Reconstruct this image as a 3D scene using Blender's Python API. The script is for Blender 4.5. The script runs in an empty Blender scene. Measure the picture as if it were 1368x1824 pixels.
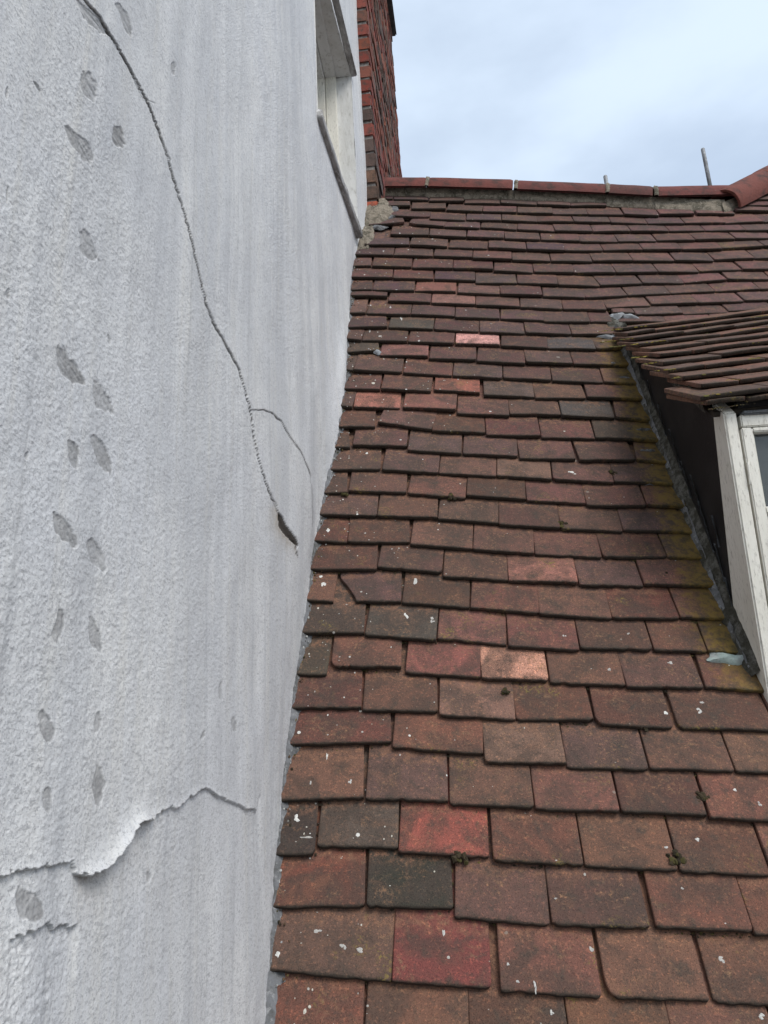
import bpy, bmesh, math, random
import numpy as np
from mathutils import Vector, Matrix

# ------------------------------------------------------------------ camera, sky, sun, exposure
SC = bpy.context.scene
COL = SC.collection
CAM=[0.4025, -1.395, 0.4019]; CAMR=[[0.9902, 0.0874, 0.1092], [0.1307, -0.3005, -0.9448], [-0.0498, 0.9498, -0.309]]  # camera position, camera axes in world (rows: world x,y,z)
cam = bpy.data.cameras.new('camera'); camo = bpy.data.objects.new('camera', cam); COL.objects.link(camo)
cam.sensor_fit = 'HORIZONTAL'; cam.sensor_width = 36; cam.lens = 1350 / 1368 * 36
cam.clip_start = .02; cam.clip_end = 2000
camo.matrix_world = Matrix.Translation(CAM) @ Matrix(CAMR).to_4x4()
SC.camera = camo
SC.view_settings.view_transform = 'Standard'; SC.view_settings.look = 'None'
SC.view_settings.gamma = 1; SC.view_settings.use_curve_mapping = False
SC.view_settings.exposure = 0.62
SC.cycles.max_bounces = 6; SC.cycles.diffuse_bounces = 3; SC.cycles.glossy_bounces = 2; SC.cycles.transmission_bounces = 4

SUN = Vector((.58, -.68, .95)).normalized()
world = bpy.data.worlds.new('World'); SC.world = world; world.use_nodes = True
nt = world.node_tree; nt.nodes.clear()
wn = lambda t: nt.nodes.new(t)
out = wn('ShaderNodeOutputWorld'); bg = wn('ShaderNodeBackground'); sky = wn('ShaderNodeTexSky')
sky.sky_type = 'NISHITA'; sky.sun_disc = False
sky.sun_elevation = math.asin(SUN.z); sky.sun_rotation = math.atan2(SUN.x, SUN.y)
sky.dust_density = 1.5; sky.ozone_density = 1.6
tc = wn('ShaderNodeTexCoord'); mp = wn('ShaderNodeMapping'); mp.inputs['Scale'].default_value = (1.0, 1.0, 2.4)
n1 = wn('ShaderNodeTexNoise'); n1.inputs['Scale'].default_value = 2.3; n1.inputs['Detail'].default_value = 6; n1.inputs['Roughness'].default_value = .5
rmp = wn('ShaderNodeMapRange'); rmp.inputs['From Min'].default_value = .34; rmp.inputs['From Max'].default_value = .68
rmp.inputs['To Min'].default_value = .42; rmp.inputs['To Max'].default_value = .66; rmp.interpolation_type = 'SMOOTHSTEP'
mx = wn('ShaderNodeMix'); mx.data_type = 'RGBA'; mx.inputs['B'].default_value = (7.2, 8.3, 9.5, 1)
L = nt.links.new
L(tc.outputs['Generated'], mp.inputs['Vector']); L(mp.outputs['Vector'], n1.inputs['Vector']); L(n1.outputs['Fac'], rmp.inputs['Value'])
L(rmp.outputs['Result'], mx.inputs['Factor']); L(sky.outputs['Color'], mx.inputs['A']); L(mx.outputs['Result'], bg.inputs['Color'])
bg.inputs['Strength'].default_value = .1
L(bg.outputs['Background'], out.inputs['Surface'])

sl = bpy.data.lights.new('sun', 'SUN'); sl.energy = 1.5; sl.angle = math.radians(28); sl.color = (1, .96, .9)
so = bpy.data.objects.new('sun', sl); COL.objects.link(so); so.rotation_euler = SUN.to_track_quat('Z', 'Y').to_euler(); so.location = (4, -4, 8)

# ------------------------------------------------------------------ measured layout (metres / millimetres on the roof plane and on the wall)
RO=[0.1951, 0.0142, -0.0231]; RU=[0.992, 0.0856, -0.0926]; RV=[0.0405, 0.479, 0.8769]; RN=[0.1194, -0.8736, 0.4717]
TILES='''
0:-196,-23,-34,-17 -32,-18,137,-18 139,-19,298,-15 299,-20,464,-18 466,-21,629,-16
1:-202,83,8,77 9,76,176,76 191,72,358,73 367,73,534,78 541,76,699,78
2:-210,183,-46,194 -43,193,113,198 115,184,283,179 287,180,457,183 468,186,634,187 636,182,794,184
3:-209,275,-148,279 -146,296,9,300 10,293,181,292 188,285,355,286 358,284,528,286 531,284,695,285
4:-222,382,-64,394 -60,393,104,396 107,390,272,391 275,388,438,391 442,392,605,393 611,387,770,388
5:-230,504,-15,521 -13,507,177,502 180,482,345,486 347,480,511,482 515,485,684,488 687,488,847,490
6:-232,590,-85,599 -82,593,82,597 85,587,249,585 251,586,416,593 420,582,581,581 593,582,795,586
7:-230,679,-171,679 -164,702,-2,707 7,695,177,688 180,686,330,688 333,683,498,682 501,678,670,685 674,686,800,681
8:-237,795,-95,800 -93,794,76,785 79,792,241,783 245,776,408,773 412,780,577,782 581,782,701,783 703,785,781,784
9:-242,894,-179,894 -169,896,-11,900 -9,897,157,890 159,889,324,877 325,876,497,869 499,871,659,877 662,880,775,883
10:-239,998,-78,1004 -77,1012,89,1002 92,988,256,981 258,979,430,977 434,973,592,977 595,980,769,984
11:-242,1099,-164,1098 -162,1098,3,1104 5,1096,169,1087 170,1085,329,1074 332,1074,503,1070 507,1072,671,1080 673,1078,762,1080
12:-247,1199,-91,1202 -90,1202,76,1199 77,1196,242,1186 243,1180,406,1172 409,1172,574,1169 576,1173,755,1174
13:-252,1288,-182,1294 -178,1299,-13,1300 -10,1295,154,1282 157,1293,323,1283 326,1280,489,1275 491,1267,652,1268 656,1272,758,1270
14:-245,1393,-93,1399 -89,1396,77,1387 78,1390,245,1379 247,1381,403,1371 408,1373,580,1364 583,1369,750,1365
15:-239,1497,-193,1503 -186,1511,-20,1509 -17,1489,145,1481 150,1481,313,1472 319,1463,483,1464 495,1458,660,1467 663,1471,746,1463
16:-241,1598,-123,1603 -116,1624,53,1594 56,1589,221,1586 224,1574,390,1573 393,1568,554,1566 557,1570,739,1564
17:-236,1703,-205,1701 -200,1703,-48,1705 -40,1705,131,1695 135,1681,300,1675 303,1686,464,1686 466,1679,631,1675 635,1675,736,1666
18:-235,1807,-121,1806 -117,1806,50,1798 60,1806,211,1800 224,1785,389,1781 392,1774,556,1779 560,1784,730,1779
19:-256,1920,-222,1916 -218,1916,-52,1910 -47,1907,119,1897 122,1896,289,1885 293,1889,453,1880 457,1876,624,1871 627,1872,730,1869
20:-258,2035,-138,2048 -134,2019,36,2016 40,2002,203,1994 206,1988,372,1974 376,1979,536,1979 540,1979,730,1983
21:-263,2115,-209,2111 -206,2113,-42,2109 -38,2109,127,2098 134,2101,291,2097 295,2090,459,2076 461,2078,629,2077 632,2081,712,2087
22:-266,2198,-120,2209 -115,2207,51,2198 54,2197,219,2187 223,2181,387,2177 390,2178,555,2177 558,2176,720,2178 742,2275,911,2273 913,2276,1086,2290 1089,2292,1256,2308 1258,2310,1427,2325
23:-271,2311,-208,2311 -204,2311,-36,2304 -33,2306,132,2301 134,2290,301,2285 304,2285,466,2274 464,2265,633,2263 636,2268,718,2269 729,2339,810,2339 813,2319,987,2333 988,2331,1158,2350 1163,2360,1336,2376
24:-277,2448,-133,2450 -126,2407,39,2401 42,2396,212,2389 214,2384,382,2377 384,2372,543,2361 546,2361,707,2356 713,2376,879,2390 884,2398,1060,2413 1062,2415,1238,2433 1243,2438,1410,2451
25:-276,2490,-195,2495 -193,2492,-27,2491 -24,2496,138,2489 144,2481,310,2470 313,2466,476,2463 479,2461,641,2451 644,2451,806,2473 809,2475,974,2490 977,2492,1151,2514 1154,2516,1327,2534 1330,2534,1501,2550
26:-283,2598,-120,2600 -117,2595,47,2596 52,2591,217,2586 219,2566,383,2563 385,2565,545,2554 548,2553,711,2548 713,2552,881,2573 884,2575,1048,2581 1051,2584,1222,2610 1225,2612,1392,2616
27:-288,2705,-215,2708 -210,2700,-45,2698 -42,2694,126,2688 129,2690,294,2686 297,2673,456,2662 460,2667,621,2660 624,2660,790,2662 793,2663,960,2669 964,2671,1127,2676 1132,2681,1305,2701 1308,2699,1482,2708
28:-297,2810,-127,2807 -124,2807,42,2803 46,2803,210,2792 212,2780,375,2770 378,2772,537,2766 541,2765,709,2760 714,2766,878,2771 881,2768,1050,2774 1053,2776,1212,2776 1219,2789,1385,2803 1389,2805,1556,2815
29:-233,2902,-62,2907 -59,2899,104,2891 110,2889,277,2874 283,2874,444,2867 447,2867,606,2859 609,2862,770,2866 773,2868,937,2872 939,2874,1103,2878 1106,2880,1273,2886 1278,2896,1456,2919 1459,2921,1628,2933
30:-149,3008,21,3004 24,3000,188,2994 191,2990,354,2977 358,2973,512,2967 516,2967,681,2957 684,2954,846,2953 850,2956,1013,2962 1017,2966,1179,2970 1182,2971,1354,2984 1357,2987,1521,2996
31:-253,3112,-90,3137 -75,3128,89,3097 92,3095,251,3084 254,3095,416,3073 419,3073,584,3058 587,3057,753,3059 756,3059,919,3061 922,3060,1087,3064 1091,3066,1246,3073 1249,3073,1423,3077 1426,3076,1592,3081
32:-223,3227,20,3198 23,3177,188,3170 192,3177,352,3168 355,3168,515,3158 516,3158,680,3160 683,3160,845,3157 847,3151,1009,3146 1012,3146,1173,3147 1178,3152,1356,3155 1359,3155,1529,3171 1532,3171,1690,3187
33:-195,3326,-71,3332 -65,3298,98,3297 101,3290,267,3271 271,3271,428,3259 432,3259,593,3246 595,3247,754,3241 757,3239,917,3239 920,3236,1076,3227 1083,3241,1239,3243 1256,3255,1428,3257 1443,3294,1608,3296
34:-195,3413,-160,3413 -156,3408,14,3407 17,3392,184,3384 188,3371,356,3363 359,3368,529,3350 532,3351,685,3337 689,3343,856,3343 1508,3357,1675,3357
35:1557,3422,1718,3423
36:1607,3486,1766,3491
'''
CRACK=[[-0.7968, 1.2736], [-0.7775, 1.2718], [-0.7391, 1.2876], [-0.7031, 1.2931], [-0.6564, 1.3028], [-0.604, 1.3044], [-0.5457, 1.3013], [-0.5133, 1.2899], [-0.4901, 1.2738], [-0.4542, 1.2512], [-0.4081, 1.2124], [-0.3673, 1.1716], [-0.3335, 1.1397], [-0.2912, 1.1277], [-0.206, 1.1208], [-0.156, 1.1129], [-0.113, 1.0811], [-0.0871, 1.0574], [-0.0564, 1.0048], [-0.0174, 0.9722], [0.0441, 0.9396], [0.119, 0.9142], [0.1563, 0.9], [0.2572, 0.8824], [0.2721, 0.8594]]
BRANCH=[[-0.0872, 1.0634], [0.0031, 1.106], [0.0686, 1.1301], [0.1397, 1.1422], [0.2162, 1.1333], [0.3293, 1.1357], [0.3905, 1.129], [0.4354, 1.1225]]
PEEL=[[-0.7927, 0.3249], [-0.7642, 0.326], [-0.7246, 0.3266], [-0.6793, 0.3244], [-0.6494, 0.3236], [-0.6462, 0.3163], [-0.6368, 0.3091], [-0.6092, 0.3078], [-0.5806, 0.3146], [-0.5509, 0.3303], [-0.5257, 0.348], [-0.5041, 0.3493], [-0.481, 0.3457], [-0.4578, 0.3533], [-0.4244, 0.3581], [-0.3878, 0.3559], [-0.3595, 0.366], [-0.3291, 0.3717], [-0.2965, 0.3739], [-0.2491, 0.3618], [-0.1847, 0.3505], [-0.1132, 0.3361], [-0.0436, 0.329], [-0.02, 0.3531]]
PEEL2=[[-0.7363, 0.2756], [-0.7244, 0.2761], [-0.712, 0.2757], [-0.6902, 0.2758], [-0.6794, 0.2769], [-0.6711, 0.2712], [-0.6565, 0.2702], [-0.6283, 0.2653]]
HOLE=[[0.1144, 0.9166], [0.1521, 0.9181], [0.186, 0.9075], [0.2687, 0.8951], [0.2845, 0.8843], [0.2306, 0.8806], [0.1654, 0.8833], [0.1229, 0.8875]]
PATCH=[[-0.6757, 1.3649, -0.0246, -0.0005, 0.0106, 0.0169], [-0.7462, 1.1728, -0.0199, 0.0017, 0.0124, 0.0186], [-0.7496, 1.0809, -0.0257, 0.0027, 0.0131, 0.0184], [-0.6692, 1.1738, -0.0206, -0.0019, 0.0112, 0.016], [-0.7093, 0.9774, -0.0224, 0.0079, 0.013, 0.0143], [-0.7243, 0.8124, -0.0319, 0.0092, 0.0122, 0.0121], [-0.6559, 0.8096, -0.0202, 0.0123, 0.0144, 0.0108], [-0.7073, 0.7208, -0.0129, 0.0112, 0.0117, 0.0075], [-0.648, 0.742, -0.0238, 0.0158, 0.0153, 0.01], [-0.712, 0.6355, -0.0202, 0.0138, 0.0121, 0.0072], [-0.6452, 0.6275, -0.0174, 0.0157, 0.0132, 0.0061], [-0.7066, 0.5384, -0.0025, 0.0162, 0.0094, 0.0015], [-0.6334, 0.5415, -0.0191, 0.0166, 0.013, 0.0047], [-0.7094, 0.4428, -0.0068, 0.0159, 0.0104, 0.0011], [-0.6189, 0.4538, 0.0025, 0.0128, 0.0072, -0.0003], [-0.6078, 0.3908, -0.0074, 0.0204, 0.0133, 0.0001], [-0.6996, 0.3811, -0.0043, 0.012, 0.0088, -0.0], [-0.7153, 0.2958, -0.0022, 0.0135, 0.0234, -0.004], [-0.7533, 1.2703, -0.0368, -0.0131, 0.0079, 0.0151], [-0.5076, 1.4659, -0.0055, 0.0077, 0.0102, 0.0124]]
FLECK=[[-0.8386, 1.0739, -0.0072, 0.0012, 0.0021, 0.0034], [-0.8817, 1.021, -0.0012, 0.007, 0.0022, 0.0024], [-0.8611, 0.9181, -0.0004, 0.0086, 0.0023, 0.0018], [-0.8415, 0.8246, -0.0009, 0.0054, 0.0031, 0.0021], [-0.7871, 0.6864, -0.0007, 0.0042, 0.0034, 0.0014], [-0.6501, 0.8898, -0.0033, 0.0047, 0.0025, 0.0018], [-0.1668, 0.4666, -0.0004, 0.0123, 0.0115, 0.0004], [-0.2318, 0.5149, -0.0008, 0.0171, 0.0105, 0.0008], [-0.3127, 0.4477, 0.0108, 0.007, 0.0059, -0.001], [-0.4745, 0.2865, -0.0007, 0.006, 0.0063, -0.0009]]
WINDOW=[[0.693, 2.6266], [1.5566, 2.8063], [1.6794, 3.8009], [1.0972, 3.6469]] # opening on wall: near sill, far sill, far head, near head
JUNC=[[-0.3238, 3.1149], [-0.2961, 2.7204], [-0.269, 2.2991], [-0.252, 1.9867], [-0.2432, 1.815], [-0.2387, 1.571], [-0.2431, 1.4346], [-0.2508, 1.2851], [-0.2521, 1.1278], [-0.2496, 1.0253], [-0.2443, 0.8759], [-0.2418, 0.7579], [-0.2395, 0.6501], [-0.2374, 0.5514], [-0.2331, 0.4607], [-0.228, 0.377], [-0.221, 0.2786], [-0.2152, 0.1985], [-0.2054, 0.0986], [-0.1969, 0.0055]] # roof u,v of wall foot
JX=[[0.0, 1.4786], [0.0115, 1.292], [0.0213, 1.0925], [0.0255, 0.9443], [0.0273, 0.8628], [0.0219, 0.7463], [0.012, 0.6806], [-0.0017, 0.6083], [-0.0094, 0.5329], [-0.011, 0.484], [-0.0118, 0.4129], [-0.0141, 0.3565], [-0.0162, 0.3051], [-0.0181, 0.258], [-0.0175, 0.2149], [-0.0159, 0.1753], [-0.0129, 0.1287], [-0.0103, 0.0909], [-0.0046, 0.0439], [0.0, -0.0]]
DA=[1.014, 1.1604, 1.8923]; DB=[1.0195, 0.3919, 0.4677]; DCN=[1.0, 0.0072, -0.0]; DFN=[0.0856, -0.9919, -0.0937]; DUH=[0.9963, 0.086, 0.0]; DUP=[0.0081, -0.0934, 0.9956]
DW0=[1.0196, 0.3785, 1.1893]; DW1=[1.0187, 0.505, 0.6162]; DE0=[0.9759, 0.2918, 1.1669]; DE1=[1.1137, 0.3028, 1.176]
SPLASH=[[0.004, 0.864, 5.5, 9.6], [0.066, 0.853, 5.4, 8.6], [0.022, 0.979, 4.3, 13.3], [-0.21, 0.952, 7.1, 8.4], [-0.219, 1.144, 6.1, 9.7], [-0.193, 0.35, 6.6, 9.0], [-0.149, 0.487, 2.3, 8.9], [-0.174, 0.423, 2.3, 6.6], [-0.094, 0.427, 4.0, 5.4], [0.095, 0.159, 2.5, 7.3], [0.248, 0.085, 2.8, 8.4], [0.274, 0.049, 4.1, 3.6], [0.352, 0.146, 4.3, 4.0], [0.206, 0.115, 2.9, 2.6], [0.22, 0.088, 3.3, 2.9], [0.571, 0.146, 6.2, 5.7], [0.53, 0.257, 3.0, 3.0], [0.298, 0.227, 3.0, 1.9], [0.516, 0.331, 4.2, 4.3], [0.578, 0.35, 4.2, 3.8], [0.675, 0.452, 3.9, 4.2], [0.715, 0.422, 4.9, 5.2], [-0.141, 1.486, 5.1, 6.7], [-0.184, 2.198, 5.2, 18.2], [0.001, 2.116, 5.1, 11.6], [-0.069, 2.291, 5.3, 16.9], [0.47, 0.726, 5.1, 5.4], [0.613, 0.754, 6.3, 5.5], [0.66, 0.652, 4.9, 4.3], [0.573, 0.621, 6.0, 6.3], [0.377, 0.818, 4.0, 4.1], [0.53, 0.83, 3.3, 3.3], [0.468, 1.409, 9.7, 8.8], [-0.169, 0.313, 16.2, 2.7], [-0.128, 0.15, 6.9, 4.1], [-0.078, 0.127, 5.9, 5.3], [-0.05, 0.124, 6.8, 5.3], [-0.19, 0.106, 5.8, 6.1], [0.645, 0.63, 6.0, 7.0], [0.615, 0.063, 4.5, 5.6], [0.038, 2.989, 5.0, 8.7], [-0.108, 3.022, 5.0, 8.9], [-0.171, 2.856, 4.9, 8.3], [0.279, 2.81, 7.1, 5.3], [0.243, 3.681, 4.3, 102.6]]
TUFTS=[[0.412, 1.193, 0.012], [0.581, 1.413, 0.01], [0.668, 1.281, 0.011], [0.663, 1.017, 0.009], [0.129, 0.288, 0.012], [0.116, 1.287, 0.012], [-0.187, 1.292, 0.01], [0.528, 0.307, 0.014], [0.604, 0.43, 0.012], [0.233, 0.658, 0.008], [0.523, 0.581, 0.008]]

# ------------------------------------------------------------------ helpers
random.seed(7); RNG = np.random.default_rng(11)
V3 = Vector
RO_, RU_, RV_, RN_ = (Vector(q) for q in (RO, RU, RV, RN))
def rp(u, v, n=0.): return RO_ + RU_ * u + RV_ * v + RN_ * n
def roof_matrix(o): return Matrix(((RU_.x, RV_.x, RN_.x, o.x), (RU_.y, RV_.y, RN_.y, o.y), (RU_.z, RV_.z, RN_.z, o.z), (0, 0, 0, 1)))
ROOFM = roof_matrix(RO_)

def tag(o, label=None, cat=None, group=None, kind=None):
    if label: o['label'] = label
    if cat: o['category'] = cat
    if group: o['group'] = group
    if kind: o['kind'] = kind
    return o
def empty(name, loc=(0, 0, 0)):
    o = bpy.data.objects.new(name, None); o.empty_display_size = .1; COL.objects.link(o); o.location = loc; return o
def link(name, me, mat, parent=None, mtx=None, smooth=False):
    if mat and not me.materials: me.materials.append(mat)
    if smooth:
        for p in me.polygons: p.use_smooth = True
    o = bpy.data.objects.new(name, me); COL.objects.link(o)
    m = mtx if mtx is not None else Matrix.Identity(4)
    if parent is not None:
        o.parent = parent
        w = PM.get(parent.name, Matrix.Translation(parent.location))
        o.matrix_basis = w.inverted() @ m
    else:
        o.matrix_basis = m
    PM[o.name] = m.copy()
    return o
PM = {}
def pyd(name, verts, faces):
    me = bpy.data.meshes.new(name); me.from_pydata([tuple(v) for v in verts], [], faces); me.update(); return me
def box_mesh(name, x0, x1, y0, y1, z0, z1, bev=0., jit=0., seg=1):
    bm = bmesh.new(); bmesh.ops.create_cube(bm, size=1)
    for v in bm.verts:
        v.co = Vector(((x0 + x1) / 2 + v.co.x * (x1 - x0), (y0 + y1) / 2 + v.co.y * (y1 - y0), (z0 + z1) / 2 + v.co.z * (z1 - z0)))
    if bev: bmesh.ops.bevel(bm, geom=list(bm.edges) + list(bm.verts), offset=bev, segments=seg, affect='EDGES', clamp_overlap=True)
    if jit:
        for v in bm.verts: v.co += Vector((random.uniform(-1, 1), random.uniform(-1, 1), random.uniform(-1, 1))) * jit
    me = bpy.data.meshes.new(name); bm.to_mesh(me); bm.free(); return me
def grid_mesh(name, P):          # P[i][j] -> Vector
    n, m = len(P), len(P[0])
    vs = [p for r in P for p in r]
    fs = [(i * m + j, i * m + j + 1, (i + 1) * m + j + 1, (i + 1) * m + j) for i in range(n - 1) for j in range(m - 1)]
    return pyd(name, vs, fs)
def bar_mesh(name, a, b, w, h, side, upv, bev=.002):   # rectangular bar from a to b
    a, b, side, upv = Vector(a), Vector(b), Vector(side), Vector(upv)
    vs = [p + side * sx * w / 2 + upv * sy * h / 2 for p in (a, b) for sx, sy in ((-1, -1), (1, -1), (1, 1), (-1, 1))]
    bm = bmesh.new(); bv = [bm.verts.new(v) for v in vs]
    for f in ((0, 1, 2, 3), (7, 6, 5, 4), (0, 4, 5, 1), (1, 5, 6, 2), (2, 6, 7, 3), (3, 7, 4, 0)): bm.faces.new([bv[i] for i in f])
    bmesh.ops.recalc_face_normals(bm, faces=bm.faces)
    if bev: bmesh.ops.bevel(bm, geom=list(bm.edges), offset=bev, segments=2, affect='EDGES', clamp_overlap=True)
    me = bpy.data.meshes.new(name); bm.to_mesh(me); bm.free(); return me
def tube_mesh(name, pts, r, seg=14, cap=True):
    pts = [Vector(p) for p in pts]; P = []
    for i, p in enumerate(pts):
        t = (pts[min(i + 1, len(pts) - 1)] - pts[max(i - 1, 0)]).normalized()
        s = t.cross(Vector((0, 1, 0))).normalized() if abs(t.y) < .9 else t.cross(Vector((1, 0, 0))).normalized(); q = t.cross(s)
        rr = r[i] if isinstance(r, (list, tuple)) else r
        P.append([p + (s * math.cos(k / seg * 2 * math.pi) + q * math.sin(k / seg * 2 * math.pi)) * rr for k in range(seg)])
    vs = [p for R_ in P for p in R_]; fs = []
    for i in range(len(P) - 1):
        for k in range(seg): fs.append((i * seg + k, i * seg + (k + 1) % seg, (i + 1) * seg + (k + 1) % seg, (i + 1) * seg + k))
    if cap: fs += [tuple(range(seg))[::-1], tuple((len(P) - 1) * seg + k for k in range(seg))]
    return pyd(name, vs, fs)

_TAB = RNG.random((256, 256))
def vnoise(x, y, seed=0):
    x = np.asarray(x, float) + seed * 17.3; y = np.asarray(y, float) + seed * 9.7
    xi = np.floor(x).astype(int); yi = np.floor(y).astype(int); fx = x - xi; fy = y - yi
    fx = fx * fx * (3 - 2 * fx); fy = fy * fy * (3 - 2 * fy)
    g = lambda a, b: _TAB[a & 255, b & 255]
    return (g(xi, yi) * (1 - fx) + g(xi + 1, yi) * fx) * (1 - fy) + (g(xi, yi + 1) * (1 - fx) + g(xi + 1, yi + 1) * fx) * fy
def fbm(x, y, oct=4, seed=0):
    s = 0; a = .5; t = 0
    for k in range(oct): s = s + a * vnoise(x * 2 ** k, y * 2 ** k, seed + k); t += a; a *= .55
    return s / t
def sm(a, b, x): t = np.clip((x - a) / (b - a), 0, 1); return t * t * (3 - 2 * t)

# ------------------------------------------------------------------ materials
class NT:
    def __init__(s, name):
        s.m = bpy.data.materials.new(name); s.m.use_nodes = True; s.t = s.m.node_tree; s.b = s.t.nodes['Principled BSDF']
        s.b.inputs['Specular IOR Level'].default_value = .25
    def n(s, ty, **k):
        o = s.t.nodes.new(ty)
        for a, v in k.items(): setattr(o, a, v)
        return o
    def l(s, a, b): s.t.links.new(a, b)
    def coord(s, out='Object', scale=(1, 1, 1), rnd=0.):
        c = s.n('ShaderNodeTexCoord'); m = s.n('ShaderNodeMapping'); m.inputs['Scale'].default_value = scale; s.l(c.outputs[out], m.inputs['Vector'])
        if rnd:
            oi = s.n('ShaderNodeObjectInfo'); v = s.n('ShaderNodeVectorMath', operation='SCALE'); v.inputs[0].default_value = (rnd, rnd * 1.7, rnd * .6)
            s.l(oi.outputs['Random'], v.inputs['Scale']); s.l(v.outputs[0], m.inputs['Location'])
        return m.outputs['Vector']
    def noise(s, vec, scale, detail=4, rough=.55, dist=0.):
        o = s.n('ShaderNodeTexNoise'); o.inputs['Scale'].default_value = scale; o.inputs['Detail'].default_value = detail
        o.inputs['Roughness'].default_value = rough; o.inputs['Distortion'].default_value = dist; s.l(vec, o.inputs['Vector']); return o.outputs['Fac']
    def rng(s, v, a, b, c=0., d=1., smooth=True):
        o = s.n('ShaderNodeMapRange'); o.interpolation_type = 'SMOOTHSTEP' if smooth else 'LINEAR'
        for k, q in zip(('From Min', 'From Max', 'To Min', 'To Max'), (a, b, c, d)): o.inputs[k].default_value = q
        s.l(v, o.inputs['Value']); return o.outputs['Result']
    def math(s, op, a, b=None):
        o = s.n('ShaderNodeMath', operation=op)
        for i, q in enumerate((a, b)):
            if q is None: continue
            if isinstance(q, (int, float)): o.inputs[i].default_value = q
            else: s.l(q, o.inputs[i])
        return o.outputs[0]
    def mix(s, f, a, b, blend='MIX'):
        o = s.n('ShaderNodeMix', data_type='RGBA', blend_type=blend)
        for k, q in (('Factor', f), ('A', a), ('B', b)):
            if isinstance(q, (int, float)): o.inputs[k].default_value = q
            elif isinstance(q, tuple): o.inputs[k].default_value = q + (1,) if len(q) == 3 else q
            else: s.l(q, o.inputs[k])
        return o.outputs['Result']
    def bump(s, h, dist, strength=1., prev=None):
        o = s.n('ShaderNodeBump'); o.inputs['Distance'].default_value = dist; o.inputs['Strength'].default_value = strength; s.l(h, o.inputs['Height'])
        if prev is not None: s.l(prev, o.inputs['Normal'])
        return o.outputs['Normal']
    def done(s, col, rough=.8, normal=None):
        if isinstance(col, tuple): s.b.inputs['Base Color'].default_value = col + (1,)
        else: s.l(col, s.b.inputs['Base Color'])
        if isinstance(rough, (int, float)): s.b.inputs['Roughness'].default_value = rough
        else: s.l(rough, s.b.inputs['Roughness'])
        if normal is not None: s.l(normal, s.b.inputs['Normal'])
        return s.m

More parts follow.
